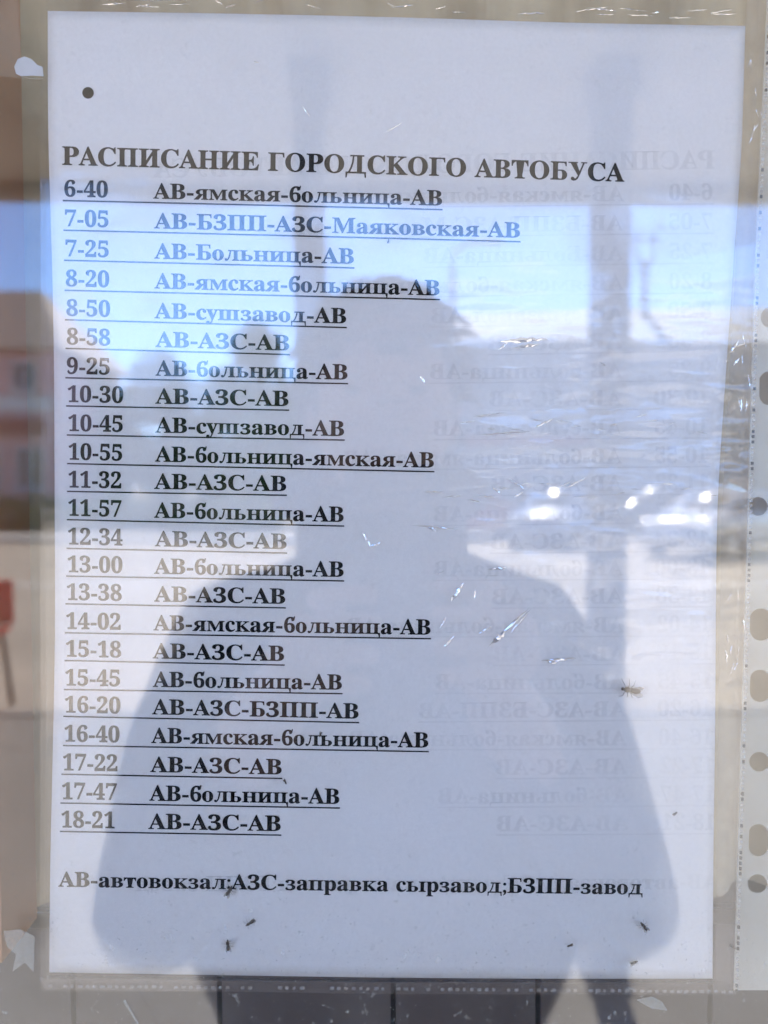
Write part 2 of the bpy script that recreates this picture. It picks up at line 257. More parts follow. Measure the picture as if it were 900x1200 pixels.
GLYPHS = """
A 650 -13 0,-13 27,14 32,35 45,48 60,60 82,73 111,307 694,334 693,572 129,587 96,600 70,612 51,633 33,660 27,660 0,341 0,341 27,386 32,413 45,422 68,418 88,406 121,376 197,154 197,117 105,114 97,113 88,111 72,119 47,143 32,184 27,190 27,190 0|169 239,360 239,263 475
B 659 24 0,24 26,54 29,77 37,93 48,103 65,109 90,111 122,111 549,110 575,107 597,103 614,92 633,76 645,53 651,23 653,23 678,328 678,443 668,525 639,574 590,590 522,580 466,549 422,498 389,427 368,513 343,574 307,611 257,623 196,619 152,605 113,583 80,553 52,514 29,468 13,414 3,354 0|271 375,280 375,328 378,365 389,392 406,410 431,420 467,424 514,421 555,414 589,401 614,382 632,356 642,322 646,294 643,280 633,273 613,271 582|330 36,369 40,400 52,422 73,436 103,445 142,448 191,444 241,432 280,413 309,384 328,344 340,294 344,271 344,271 97,274 68,284 50,301 39
C 697 382 -16,333 -13,288 -5,245 10,205 30,168 54,135 84,107 117,83 156,64 197,50 242,42 289,39 340,42 390,50 437,64 481,84 523,108 560,137 594,169 623,207 648,247 667,291 682,337 690,386 693,422 691,460 683,502 672,547 655,562 650,577 648,599 653,614 668,624 693,650 693,650 459,625 459,606 503,584 542,559 577,531 606,489 636,443 654,395 660,316 640,259 579,225 478,214 337,227 205,264 111,326 54,414 35,454 38,494 49,533 67,571 91,606 121,638 158,666 132,610 67,544 21,468 -7
D 738 30 0,30 26,58 29,79 35,94 44,103 59,108 81,110 111,110 557,108 592,101 618,91 635,74 645,51 651,22 653,22 678,330 678,415 673,488 656,551 628,604 590,644 541,674 483,691 416,697 339,675 191,608 85,496 21,340 0|331 36,377 41,416 55,449 78,476 112,496 154,510 207,519 269,522 341,510 474,475 569,415 626,332 645,301 641,282 631,274 609,271 573,271 107,274 72,282 51,300 40
E 658 21 0,21 25,53 27,77 33,93 44,104 60,110 84,112 116,112 549,110 587,103 615,93 634,76 644,53 651,24 653,24 678,594 678,594 476,571 476,559 532,537 575,507 605,477 621,440 632,396 639,345 641,317 640,298 638,285 632,277 621,273 603,272 578,272 366,288 366,329 370,361 381,386 401,405 428,419 466,429 514,453 514,453 176,428 176,423 213,416 244,407 270,394 290,378 306,359 318,335 325,308 330,276 331,272 331,272 100,275 69,286 52,307 44,343 41,389 43,430 48,467 58,498 71,527 89,552 112,574 139,594 173,612 213,640 213,599 0
F 602 23 0,23 26,54 30,77 38,93 50,103 67,109 92,111 125,111 558,109 590,102 614,92 630,75 641,52 648,21 653,21 678,586 678,586 476,562 476,554 514,543 547,529 574,511 596,489 613,462 626,428 635,389 640,342 642,316 641,298 640,285 635,277 627,272 614,271 593,271 368,283 368,323 372,356 383,381 403,400 430,414 468,423 516,450 516,450 176,424 176,415 229,401 270,382 299,357 318,323 329,281 333,271 333,271 120,273 88,280 64,292 46,312 35,330 30,354 27,382 26,382 0
H 779 23 0,23 26,54 29,77 36,93 47,103 64,109 88,111 120,111 564,109 593,103 615,93 631,77 642,54 649,24 653,24 678,360 678,360 653,328 649,304 643,288 633,278 618,273 595,271 564,271 373,509 373,509 564,507 595,502 618,493 633,477 643,453 649,420 653,420 678,755 678,755 653,724 649,701 642,686 632,677 616,671 594,669 564,669 120,671 90,677 66,687 49,702 37,725 29,755 26,755 0,420 0,420 26,450 29,474 36,490 46,501 62,507 86,509 120,509 329,271 329,271 120,273 88,279 64,289 47,305 36,329 29,360 26,360 0
I 388 20 0,20 26,50 31,74 38,91 48,103 63,110 84,112 112,112 576,110 603,104 623,94 637,78 645,53 650,20 653,20 678,364 678,364 653,332 650,308 645,292 637,281 623,274 603,272 576,272 115,274 87,279 66,289 50,307 39,322 34,342 29,366 26,366 0
K 760 24 0,24 26,55 29,78 36,94 47,104 64,110 88,112 120,112 564,110 593,104 615,94 632,78 643,55 650,25 653,25 678,361 678,361 653,329 649,305 643,289 633,279 618,274 595,272 564,272 348,478 556,501 582,514 604,519 623,509 640,481 650,433 653,433 678,723 678,723 653,710 653,665 646,618 624,567 588,513 537,403 424,690 69,708 50,725 37,746 29,773 26,773 0,418 0,418 26,438 26,456 27,469 28,479 31,493 40,497 51,491 70,471 98,297 318,272 295,272 120,274 88,280 64,290 47,306 36,330 29,361 26,361 0
M 944 21 0,21 26,51 29,75 36,92 47,103 63,110 87,112 118,112 569,110 598,105 619,95 634,79 644,55 650,22 653,22 678,275 678,472 212,669 678,919 678,919 653,890 649,868 641,853 630,842 614,836 592,834 563,834 127,835 101,837 80,841 64,851 45,866 35,888 29,918 26,918 0,589 0,589 26,621 30,644 37,660 48,670 66,675 90,677 124,677 594,429 0,402 0,157 579,157 119,159 85,166 60,178 44,196 34,220 28,252 26,252 0
O 782 388 -16,340 -13,294 -4,251 11,211 31,174 56,141 86,111 120,87 158,67 199,53 243,44 290,41 339,44 388,53 434,67 479,87 520,111 557,141 592,175 621,212 647,254 667,298 682,345 691,395 694,443 691,489 682,532 668,572 648,609 623,642 594,671 560,696 522,716 481,730 436,739 389,742 339,739 290,730 243,716 199,695 158,671 120,641 86,607 56,570 31,529 11,484 -4,437 -13|394 18,469 38,522 98,554 199,565 339,562 413,553 478,538 533,518 579,492 614,461 640,426 655,387 660,312 640,259 580,227 479,216 339,219 265,228 201,243 146,264 100,290 64,321 39,355 23
P 622 23 0,23 26,54 29,77 36,93 47,103 64,109 88,111 120,111 564,109 593,103 615,93 631,77 642,54 649,24 653,24 678,318 678,377 677,428 672,468 665,500 655,532 638,558 617,580 592,596 563,606 530,609 494,605 454,593 417,574 385,546 358,511 335,468 319,418 309,360 306,271 306,271 120,273 88,279 64,289 47,305 36,329 29,360 26,360 0|271 342,300 342,345 346,379 357,405 376,421 404,432 442,435 490,432 537,424 576,410 605,388 626,359 638,322 642,297 639,282 631,274 616,271 593
R 704 23 0,23 26,54 29,77 36,93 47,103 64,109 88,111 120,111 564,109 593,103 615,93 631,77 642,54 649,24 653,24 678,323 678,393 675,454 667,505 653,547 634,579 609,603 578,616 541,621 498,612 441,583 395,535 359,469 333,643 75,659 53,674 38,690 29,712 26,715 26,715 0,504 0,300 316,271 316,271 120,273 88,279 64,289 47,305 36,329 29,360 26,360 0|271 348,303 348,350 352,388 364,417 385,436 414,448 452,452 500,445 562,423 607,386 633,334 642,301 639,282 629,274 609,271 574
T 630 137 0,137 26,169 28,194 35,212 46,223 63,230 88,232 120,232 645,222 645,173 640,131 625,97 601,71 567,53 524,43 473,16 473,16 678,611 678,611 472,586 472,568 548,531 602,475 634,400 645,392 645,392 120,394 87,401 62,412 45,429 34,454 28,488 26,488 0
Y 634 151 0,151 26,182 29,205 36,221 47,231 64,237 88,239 120,239 266,69 576,52 605,36 626,21 639,11 644,1 648,-9 651,-20 652,-20 678,308 678,308 652,291 652,267 650,248 644,236 633,232 620,235 604,244 583,370 336,496 545,509 569,516 589,519 607,511 632,486 647,444 652,439 652,439 678,654 678,654 652,630 646,609 632,596 619,583 603,570 583,399 303,399 120,401 88,407 64,417 47,433 36,457 29,488 26,488 0
0 559 280 -10,237 -7,198 2,164 16,135 36,110 61,89 91,71 126,58 165,47 208,40 255,35 305,34 359,35 413,40 463,47 509,58 552,77 603,102 645,135 679,164 699,199 713,237 721,281 724,335 719,382 704,422 679,454 645,480 602,500 552,511 508,519 462,523 412,525 358,523 304,519 254,511 208,500 165,486 126,468 91,446 61,421 36,381 10,334 -5|280 55,313 64,337 91,353 135,360 179,366 231,369 290,370 358,369 426,366 485,360 536,353 580,337 624,313 650,281 659,248 650,223 624,207 580,199 537,194 485,190 426,189 358,190 290,193 231,199 179,207 135,223 91,247 64
1 559 97 0,97 53,179 53,202 57,217 67,226 87,229 118,229 619,205 590,182 565,161 544,140 528,120 518,100 515,78 520,59 535,46 559,42 589,63 595,85 603,110 613,136 626,165 644,196 666,266 718,378 718,378 118,381 91,388 70,403 57,429 53,510 53,510 0
2 559 35 0,35 103,183 254,221 294,253 331,278 365,298 397,313 427,324 457,331 487,336 519,337 553,335 588,328 615,316 637,300 651,281 660,259 663,228 658,205 644,188 620,176 586,169 543,167 490,131 493,101 500,75 513,55 531,43 557,39 589,42 612,50 635,64 656,83 675,107 692,137 706,172 716,213 722,259 724,312 721,358 713,397 699,430 680,462 646,481 606,488 558,487 535,482 512,476 490,465 467,451 443,434 418,412 391,386 360,355 328,328 301,299 271,266 239,230 205,130 110,363 110,392 115,416 128,435 150,446 179,454 210,513 210,508 0
3 559 243 -10,196 -8,155 -2,121 7,92 19,68 34,51 52,38 70,31 90,28 110,31 133,39 153,54 168,71 179,91 186,113 188,117 149,128 117,147 92,172 74,202 64,236 60,257 61,278 66,297 73,314 84,329 99,342 118,351 142,357 172,359 207,355 243,341 274,319 301,288 322,250 334,204 338,142 338,142 400,208 400,248 405,280 418,304 441,321 470,332 506,335 547,333 580,326 609,314 632,298 649,277 660,252 663,220 657,198 641,186 624,178 605,173 583,169 558,167 534,166 508,128 510,96 518,70 530,51 547,40 569,36 597,42 631,61 661,92 687,123 703,161 715,206 722,257 724,308 721,353 713,392 700,426 682,460 649,481 609,488 561,483 519,468 481,444 449,412 421,376 398,335 381,362 375,389 366,416 355,442 340,465 321,485 300,501 273,510 242,513 206,511 168,503 133,491 104,474 78,453 56,430 37,403 22,374 10,343 1,311 -5,277 -9
4 559 180 0,180 53,208 53,240 56,266 66,279 78,287 98,290 125,290 186,13 186,13 247,297 714,436 714,436 252,540 252,540 186,436 186,436 125,439 98,447 78,460 66,487 56,518 53,531 53,531 0|83 252,290 252,290 427,290 457,291 489,292 522,293 555,295 588,297 619,291 605,282 587,259 545,235 503,225 487,218 475
5 559 245 -10,198 -8,158 -2,125 8,98 20,76 35,60 53,49 71,42 91,40 111,46 142,62 163,78 172,98 178,120 180,123 152,131 124,144 98,165 78,183 68,205 62,230 60,251 62,272 66,291 75,308 86,323 103,336 124,345 150,351 182,353 220,349 266,337 303,318 332,291 352,257 364,217 368,193 367,172 366,154 363,130 357,106 350,60 368,92 714,470 714,475 532,418 532,410 566,405 582,397 594,384 602,364 604,156 604,140 419,160 425,188 430,208 432,229 434,250 434,305 431,354 421,398 404,436 381,467 350,489 314,502 270,506 220,503 179,496 143,483 111,465 84,445 60,421 41,394 24,366 12,336 2,305 -5,275 -9
6 559 293 -10,246 -6,202 6,163 27,128 55,99 93,76 139,62 179,53 224,47 275,45 330,46 371,49 410,55 448,62 485,76 530,94 572,115 610,140 643,170 671,204 694,242 710,284 721,330 724,370 722,405 717,434 709,457 697,476 684,490 668,503 642,507 614,504 594,495 576,480 560,458 546,427 539,387 536,386 556,385 576,382 596,374 623,362 646,345 660,321 665,284 657,253 635,227 597,211 559,199 513,191 461,186 401,209 414,240 427,264 433,292 437,324 438,367 435,406 424,440 407,470 384,493 354,510 318,521 277,524 231,520 180,509 134,491 93,466 57,433 28,393 7,347 -6|296 56,320 60,340 74,357 96,369 127,377 169,379 221,376 270,368 310,355 340,336 360,314 373,287 377,259 373,230 362,203 346,186 329,188 262,195 205,205 158,219 121,241 85,267 63
7 559 165 0,431 605,168 605,138 599,119 582,110 554,104 504,44 504,49 714,526 714,526 665,250 0
8 559 273 -10,221 -7,175 2,136 16,103 35,76 58,56 86,42 116,33 148,30 182,34 223,48 258,71 288,100 314,136 338,177 361,140 385,109 412,85 440,67 471,57 505,53 542,55 573,63 602,75 631,93 656,117 679,148 698,186 712,232 721,285 724,335 721,378 712,414 696,445 675,474 639,492 597,498 549,494 512,482 480,462 454,434 431,402 409,363 387,405 365,440 343,469 320,491 297,512 264,525 228,529 189,525 145,512 105,491 71,462 43,424 20,381 3,330 -7|302 421,324 436,342 453,356 472,365 494,370 520,372 551,369 579,362 606,349 630,331 649,307 662,279 666,254 662,233 652,216 634,204 611,196 584,194 554,197 522,206 495,222 474,243 455,270 438|278 47,310 51,337 63,360 82,376 108,387 138,390 172,386 203,375 230,356 254,328 275,291 298,244 321,223 305,204 286,188 265,175 240,168 211,165 178,168 142,179 110,196 84,219 63,246 51
9 559 227 -10,190 -8,158 -3,131 7,109 19,92 33,79 49,67 76,63 103,66 123,75 140,90 153,112 160,123 132,137 106,154 84,175 67,201 56,232 53,290 71,332 126,360 216,373 343,357 325,338 309,316 295,291 284,263 277,231 275,190 278,153 288,119 305,90 328,66 358,49 393,38 435,35 482,38 528,47 570,62 609,84 642,110 671,142 694,178 710,219 721,264 724,311 720,354 708,393 689,428 661,457 625,482 580,496 540,506 495,512 444,514 388,513 348,510 308,505 270,498 234,485 187,468 145,448 107,422 73,393 44,359 21,320 4,276 -7|274 347,296 349,316 355,334 366,349 379,362 395,373 414,371 474,365 524,356 566,344 600,323 631,299 651,270 657,244 652,221 638,204 615,190 582,183 539,180 488,186 426,204 382,233 356
a 512 379 -15,337 -8,310 15,298 52,263 24,225 3,185 -9,142 -13,110 -10,82 0,60 17,43 39,33 65,30 94,37 135,59 172,95 203,131 223,177 244,232 264,296 283,296 359,294 385,288 405,278 421,264 431,244 438,220 440,184 436,162 426,155 408,159 399,169 382,180 363,183 344,178 320,164 301,142 288,115 284,87 289,67 303,53 324,49 352,52 375,60 395,73 415,92 432,114 446,141 458,171 467,205 472,241 474,291 472,332 464,366 452,392 435,416 404,431 363,436 313,436 93,437 72,439 59,444 53,453 51,464 54,477 62,490 41,456 10,419 -9|225 50,241 53,259 61,278 75,296 94,296 252,244 234,206 206,184 170,176 125,181 83,198 58
c 437 232 -15,195 -12,161 -1,129 16,100 39,76 68,56 101,41 139,32 179,29 223,32 270,43 313,60 353,82 388,110 417,143 442,179 460,218 471,260 475,305 472,342 461,373 444,395 421,409 395,413 365,409 340,397 321,377 308,352 304,319 312,299 335,292 373,293 389,294 404,284 433,252 442,215 432,188 401,172 350,167 279,169 228,176 183,188 145,204 114,232 82,265 63,304 57,339 63,372 79,404 107,424 90,384 44,339 11,288 -8
e 448 229 -15,192 -12,157 -1,126 16,98 39,74 67,55 102,41 142,32 186,29 234,32 279,41 320,56 358,76 391,101 420,130 443,162 460,197 471,234 474,287 468,333 449,371 417,393 386,408 349,418 306,421 258,421 247,174 247,182 167,206 109,244 74,297 63,335 70,370 92,402 128,424 108,384 54,339 16,287 -7|173 286,300 286,300 320,299 358,294 389,288 413,269 435,240 442,211 433,190 407,177 364,173 303
o 501 251 -15,209 -11,170 -1,135 17,103 41,77 70,56 105,40 143,31 185,28 229,31 275,40 317,56 356,77 390,103 419,135 443,170 460,208 471,250 474,292 471,330 460,365 443,396 420,422 391,444 357,459 318,469 276,472 229,469 183,459 141,444 102,422 68,396 39,366 16,331 -1,293 -12|251 17,276 22,296 35,311 58,316 74,321 95,324 121,325 152,327 188,327 229,326 289,323 339,317 376,309 403,295 426,275 440,251 445,225 440,205 426,191 403,184 376,178 338,175 290,174 230,174 189,176 153,178 122,181 95,186 74,191 58,206 35,226 22
p 553 26 -207,26 -184,46 -181,60 -175,69 -164,75 -150,77 -129,78 -95,78 362,77 389,74 409,69 422,55 433,29 439,29 462,213 462,213 391,238 428,268 454,303 470,343 475,377 472,408 461,436 444,461 421,482 393,499 360,511 322,519 282,521 238,518 191,511 148,498 108,481 72,459 42,434 18,404 -1,373 -11,338 -15,292 -8,253 13,220 48,220 -86,221 -111,223 -131,226 -147,235 -165,249 -175,268 -181,294 -183,294 -207|291 42,319 47,340 62,356 88,367 125,374 172,376 230,374 286,368 332,359 369,345 394,324 409,296 414,267 407,242 386,220 350,220 102,238 69,262 49
x 475 7 0,7 22,36 34,65 55,92 84,183 203,64 392,46 416,26 431,6 437,6 462,251 462,251 438,220 433,209 417,212 405,222 387,273 306,333 382,345 400,349 415,346 425,338 432,323 436,299 438,299 462,463 462,463 441,435 430,407 409,378 378,295 274,434 54,443 42,451 32,461 26,475 23,475 0,231 0,231 24,251 25,265 29,273 35,276 45,272 64,258 88,205 170,145 91,131 69,126 51,137 29,170 22,175 22,175 0
y 447 78 -209,54 -206,33 -199,15 -186,1 -169,-7 -149,-10 -125,-6 -101,7 -79,27 -64,53 -59,77 -63,95 -73,107 -91,111 -113,111 -121,110 -130,115 -143,128 -147,147 -138,170 -110,182 -90,193 -66,199 -48,204 -29,209 -7,54 373,45 394,37 410,29 421,23 428,12 435,-5 437,-7 437,-7 462,241 462,241 437,217 435,202 431,194 423,191 409,193 397,198 382,276 177,343 359,348 374,352 387,353 398,354 408,351 422,342 431,325 436,302 437,302 462,446 462,446 437,427 432,413 418,404 403,395 384,386 361,241 -36,225 -79,208 -114,193 -143,176 -165,160 -182,142 -195,123 -203,102 -207
; 219 61 -115,110 -92,146 -58,168 -14,175 38,167 85,144 118,108 131,77 124,56 104,48 70,55 41,73 21,101 11,101 -27,90 -62,61 -96|169 398,161 428,139 450,109 458,79 450,57 428,49 398,57 368,79 346,109 338,139 346,161 368
i 295 150 539,121 544,97 561,80 585,75 614,80 644,97 668,121 685,150 690,179 685,204 668,220 644,225 614,220 585,203 561,179 544|27 0,27 24,52 29,68 38,75 55,78 83,78 375,76 406,70 424,55 433,30 437,31 462,221 462,221 83,223 56,230 39,244 29,268 24,268 0
L 635 23 0,23 26,54 29,77 36,93 47,103 64,109 88,111 120,111 564,109 594,103 617,93 633,77 643,54 650,24 653,24 678,372 678,372 653,347 652,327 650,310 646,291 636,280 620,273 597,271 564,271 123,272 92,276 70,284 55,298 47,318 42,348 41,393 43,434 49,469 59,499 74,527 93,551 119,572 149,591 187,609 230,636 230,598 0
v 456 212 -15,57 369,45 397,33 419,18 432,-4 437,-4 462,244 462,244 438,232 438,202 431,192 411,194 399,275 182,351 376,357 394,359 405,353 423,334 434,303 438,303 462,454 462,454 439,430 430,414 415,401 393,387 362,238 -15
"""
# ------------------------------------------------------------------ lettering: outlines of a bold serif, units 1/1000 em
G = {}
for line in GLYPHS.strip().split('\n'):
    ch, adv, rest = line.split(' ', 2)
    G[ch] = (int(adv), [[[tuple(map(int, p.split())) for p in q.split(',')] for q in rest.split('|')]])
CAP, XH = 678, 462
def rect(x0, y0, x1, y1): return [[(x0, y0), (x1, y0), (x1, y1), (x0, y1)]]
def mapg(g, f): return [[[f(x, y) for x, y in c] for c in comp] for comp in g]
def shift(g, dx, dy=0): return mapg(g, lambda x, y: (x + dx, y + dy))
def mirror(ch):
    a, g = G[ch]; return (a, mapg(g, lambda x, y: (a - x, y)))
def small(ag, sx=.86):
    a, g = ag
    def f(x, y):
        if y < -1: yy = y * .9
        elif y < 60: yy = y * .92
        elif y > CAP - 60: yy = XH - (CAP - y) * .92
        else: yy = 55 + (y - 60) * (XH - 110) / (CAP - 120)
        return (x * sx, yy)
    return (a * sx, mapg(g, f))
I = G['I'][1]
def bowl(x0, ytop, xr, th=165, hair=30):
    ry = ytop / 2; cx = xr - min(ry * 1.05, xr - x0 - 20)
    out = [(x0, ytop)]; inn = [(x0, ytop - hair)]
    n = 14
    for k in range(n + 1):
        a = math.pi / 2 - math.pi * k / n
        out.append((cx + (xr - cx) * math.cos(a), ry + ry * math.sin(a)))
        inn.append((cx - 12 + max(10, xr - cx - th + 12) * math.cos(a), ry + (ry - hair) * math.sin(a)))
    out.append((x0, 0)); inn.append((x0, hair))
    return [out + inn[::-1]]
flag = [[(480, 645), (520, 632), (548, 600), (562, 520), (590, 520), (583, 678), (480, 678)]]
C = {}
for cy, la in zip('АВЕКМНОРСТХ', 'ABEKMHOPCTX'.replace('X', 'x')): C[cy] = G[la]
for cy, la in zip('асеорух', 'aceopyx'.replace('aceopyx', 'aceopyx')):
    pass
C['а'] = G['a']; C['с'] = G['c']; C['о'] = G['o']; C['р'] = G['p']; C['у'] = G['y']; C['е'] = G['e']
C['Я'] = mirror('R')
C['Г'] = (600, I + [rect(100, 643, 540, 678), flag])
C['П'] = (779, I + shift(I, 391) + [rect(100, 640, 680, 678)])
C['И'] = (779, I + shift(I, 391) + [[[(255, 95), (285, 95), (526, 500), (526, 590), (500, 590), (255, 190)]]])
C['Б'] = (650, I + [rect(100, 643, 540, 678), flag, bowl(250, 372, 612)])
C['Ь'] = (650, I + [bowl(250, 372, 612)])
C['Ы'] = (650 + 370, C['Ь'][1] + shift(I, 640))
leg = [[(300, 650), (335, 650), (300, 400), (262, 200), (215, 60), (150, -8), (80, -12), (38, 20), (38, 75), (75, 105), (118, 95), (140, 62), (165, 70), (205, 170), (240, 350), (262, 520)]]
C['Л'] = (760, shift(I, 372) + [rect(200, 640, 640, 678), leg])
C['Д'] = (780, [rect(440, 20, 600, 660), rect(190, 640, 680, 678), rect(60, 0, 720, 44),
          [[(290, 650), (325, 650), (305, 420), (250, 220), (165, 30), (105, 30), (190, 190), (250, 380)]],
          [[(30, 44), (80, 44), (80, 0), (55, -160), (28, -160)]], [[(700, 44), (750, 44), (752, -160), (725, -160), (700, 0)]]])
C['З'] = (560, mapg(G['3'][1], lambda x, y: (x * 1.02, -16 + (y + 10) * .965)))
C['У'] = (690, [[[(95, 655), (290, 655), (425, 300), (372, 165)]],
          [[(548, 655), (590, 655), (395, 150), (345, 50), (270, -8), (185, -14), (125, 15), (110, 70), (140, 112), (190, 112), (222, 80), (240, 50), (290, 62), (345, 140), (375, 210)]],
          rect(15, 652, 345, 678), rect(475, 652, 680, 678)])
C['Ш'] = (1110, I + shift(I, 350) + shift(I, 700) + [rect(150, 0, 950, 36)])
C['Ц'] = (790, I + shift(I, 380) + [rect(150, 0, 640, 36), [[(640, 0), (640, 36), (772, 36), (772, -20), (762, -170), (735, -170), (690, -30)]]])
for lo, up, sx in (('в', 'В', .84), ('н', 'Н', .82), ('к', 'К', .80), ('м', 'М', .82), ('т', 'Т', .84), ('я', 'Я', .82), ('п', 'П', .82), ('и', 'И', .82),
                   ('ь', 'Ь', .84), ('ы', 'Ы', .82), ('ш', 'Ш', .82), ('ц', 'Ц', .82), ('л', 'Л', .82), ('д', 'Д', .80)):
    C[lo] = small(C[up], sx)
C['з'] = (470, mapg(G['3'][1], lambda x, y: (x * .84, -12 + (y + 10) * .66)))
C['б'] = (505, mapg(G['6'][1], lambda x, y: (x * .92, -14 + (y + 10) * .97)) + [[[(380, 640), (440, 668), (462, 720), (485, 720), (478, 640), (440, 590), (330, 590)]]])
for d in '0123456789': C[d] = G[d]
C[';'] = (G[';'][0], [[c] for c in G[';'][1][0]]); C['-'] = (333, [rect(40, 175, 292, 268)]); C[' '] = (300, [])
C['.'] = (250, [])

def area(c): return sum(c[i-1][0] * c[i][1] - c[i][0] * c[i-1][1] for i in range(len(c))) / 2
def fatten(comp, d):
    out = []; big = max(abs(area(c)) for c in comp)
    for c in comp:
        a_ = area(c); s_ = (1 if a_ > 0 else -1) * (1 if abs(a_) == big else -1); n = len(c); q = []
        for i in range(n):
            x0, y0 = c[i-1]; x1, y1 = c[i]; x2, y2 = c[(i+1) % n]
            u = Vector((x1-x0, y1-y0)); v = Vector((x2-x1, y2-y1))
            if u.length < 1e-6 or v.length < 1e-6: q.append((x1, y1)); continue
            u.normalize(); v.normalize(); m = Vector((u.y + v.y, -u.x - v.x))
            if m.length < .3: q.append((x1, y1)); continue
            m.normalize(); k = d / max(.55, m.dot(Vector((u.y, -u.x))))
            q.append((x1 + m.x * k * s_, y1 + m.y * k * s_))
        out.append(q)
    return out
for ch in C: C[ch] = (C[ch][0], [fatten(comp, 10) for comp in C[ch][1]])
def line_width(s): return sum(C[c][0] for c in s)
def set_text(mb, s, a, b, up, ylift, stretch_to_b=True):
    """set s from point a to point b (x,z pairs on the sheet), up = cap height vector"""
    a, b, up = Vector(a), Vector(b), Vector(up)
    wd = line_width(s); ex = (b - a) / wd; ez = up / CAP; x = 0
    for c in s:
        adv, comps = C[c]
        for comp in comps:
            loops = []
            for cont in comp:
                loops.append([Vector((px, py, 0)) for px, py in cont])
            flat = [p for l in loops for p in l]
            tris = tessellate_polygon(loops)
            vv = []
            for p in flat:
                q = a + ex * (x + p.x) + ez * p.y
                vv.append((q.x, bulge(q.x, q.y) + ylift, q.y))
            mb.add(vv, tris)
        x += adv
def bulge(x, z):
    return -.0006 * math.cos(x * 9) * math.cos(z * 6) + .00028 * math.sin(z * 55 + x * 14)
def underline(mb, a, b, th, ylift):
    a, b = Vector(a), Vector(b); n = 40; v = []
    for k in range(n + 1):
        p = a.lerp(b, k / n)
        v += [(p.x, bulge(p.x, p.y) + ylift, p.y), (p.x, bulge(p.x, p.y - th) + ylift, p.y - th)]
    mb.add(v, [(2*k, 2*k+1, 2*k+3, 2*k+2) for k in range(n)])

ROWS = [  # time, route, underline: left x,y  right x,y ; time right x ; route left x
 ('6-40', 'АВ-ямская-больница-АВ', 74.5, 235, 518.5, 246, 128, 181),
 ('7-05', 'АВ-БЗПП-АЗС-Маяковская-АВ', 75, 269.5, 609.5, 283.5, 129, 182),
 ('7-25', 'АВ-Больница-АВ', 75.5, 304.5, 415.5, 314, 129, 182),
 ('8-20', 'АВ-ямская-больница-АВ', 76, 339.5, 515.5, 351, 129, 182),
 ('8-50', 'АВ-сушзавод-АВ', 76.5, 374, 406.5, 383.5, 130, 182),
 ('8-58', 'АВ-АЗС-АВ', 77, 407.5, 340, 415, 130, 183),
 ('9-25', 'АВ-больница-АВ', 77, 442, 408, 449, 130, 183),
 ('10-30', 'АВ-АЗС-АВ', 78, 475, 339, 480, 145.5, 183),
 ('10-45', 'АВ-сушзавод-АВ', 79, 509, 404, 515, 145.5, 183),
 ('10-55', 'АВ-больница-ямская-АВ', 79.5, 542.5, 509, 552, 145, 183),
 ('11-32', 'АВ-АЗС-АВ', 79.5, 575, 336.5, 579.5, 144, 182),
 ('11-57', 'АВ-больница-АВ', 79.5, 608, 403.5, 615.5, 144, 182),
 ('12-34', 'АВ-АЗС-АВ', 79, 641.5, 337, 647, 145, 183),
 ('13-00', 'АВ-больница-АВ', 78.5, 674, 403.5, 679.5, 145, 182),
 ('13-38', 'АВ-АЗС-АВ', 77.5, 706.5, 335.5, 711, 144, 182),
 ('14-02', 'АВ-ямская-больница-АВ', 76.5, 740.5, 505, 747, 143, 181),
 ('15-18', 'АВ-АЗС-АВ', 76, 773, 334, 778, 143, 180),
 ('15-45', 'АВ-больница-АВ', 75, 807, 401.5, 811.5, 142, 180),
 ('16-20', 'АВ-АЗС-БЗПП-АВ', 74.5, 838.5, 421, 845.5, 142, 179),
 ('16-40', 'АВ-ямская-больница-АВ', 74, 872.5, 502.5, 879.5, 141, 178),
 ('17-22', 'АВ-АЗС-АВ', 72.5, 906, 331, 911, 139, 177),
 ('17-47', 'АВ-больница-АВ', 71.5, 939.5, 398.5, 945.5, 138, 176),
 ('18-21', 'АВ-АЗС-АВ', 71, 972.5, 330, 977, 136, 175),
]
HEAD = ('РАСПИСАНИЕ ГОРОДСКОГО АВТОБУСА', 73.5, 194, 730.5, 213.5, 21.2)
FOOT = ('АВ-автовокзал;АЗС-заправка сырзавод;БЗПП-завод', 70, 1037.5, 753, 1047.5, 17.0)
def ghost_px(x, y): return (911 - x, y + 3.5 - .012 * (x - 75))

def place_row(r, lift, mat, parent, px=lambda x, y: (x, y), name='timetable_row'):
    tm, rt, x0, y0, x1, y1, tr, rl = r
    def L(x, up): # a point on the base line
        t = (x - x0) / (x1 - x0); X, Y = px(x, y0 + (y1 - y0) * t - up); return on_plane(X, Y)
    g = 4.0
    mb = MB(); cp = 17.6
    set_text(mb, tm, L(x0 + 1, g), L(tr, g), L(x0, g + 18.2) - L(x0, g), lift)
    set_text(mb, rt, L(rl, g), L(x1, g), L(rl, g + cp) - L(rl, g), lift)
    underline(mb, L(x0, 0), L(x1, 0), .00044, lift)
    return mb.build(name, mat, parent)
def place_line(r, lift, mat, parent, name, px=lambda x, y: (x, y)):
    s, x0, y0, x1, y1, cp = r
    a = on_plane(*px(x0, y0)); b = on_plane(*px(x1, y1)); u = on_plane(*px(x0, y0 - cp))
    mb = MB(); set_text(mb, s, a, b, u - a, lift); return mb.build(name, mat, parent)

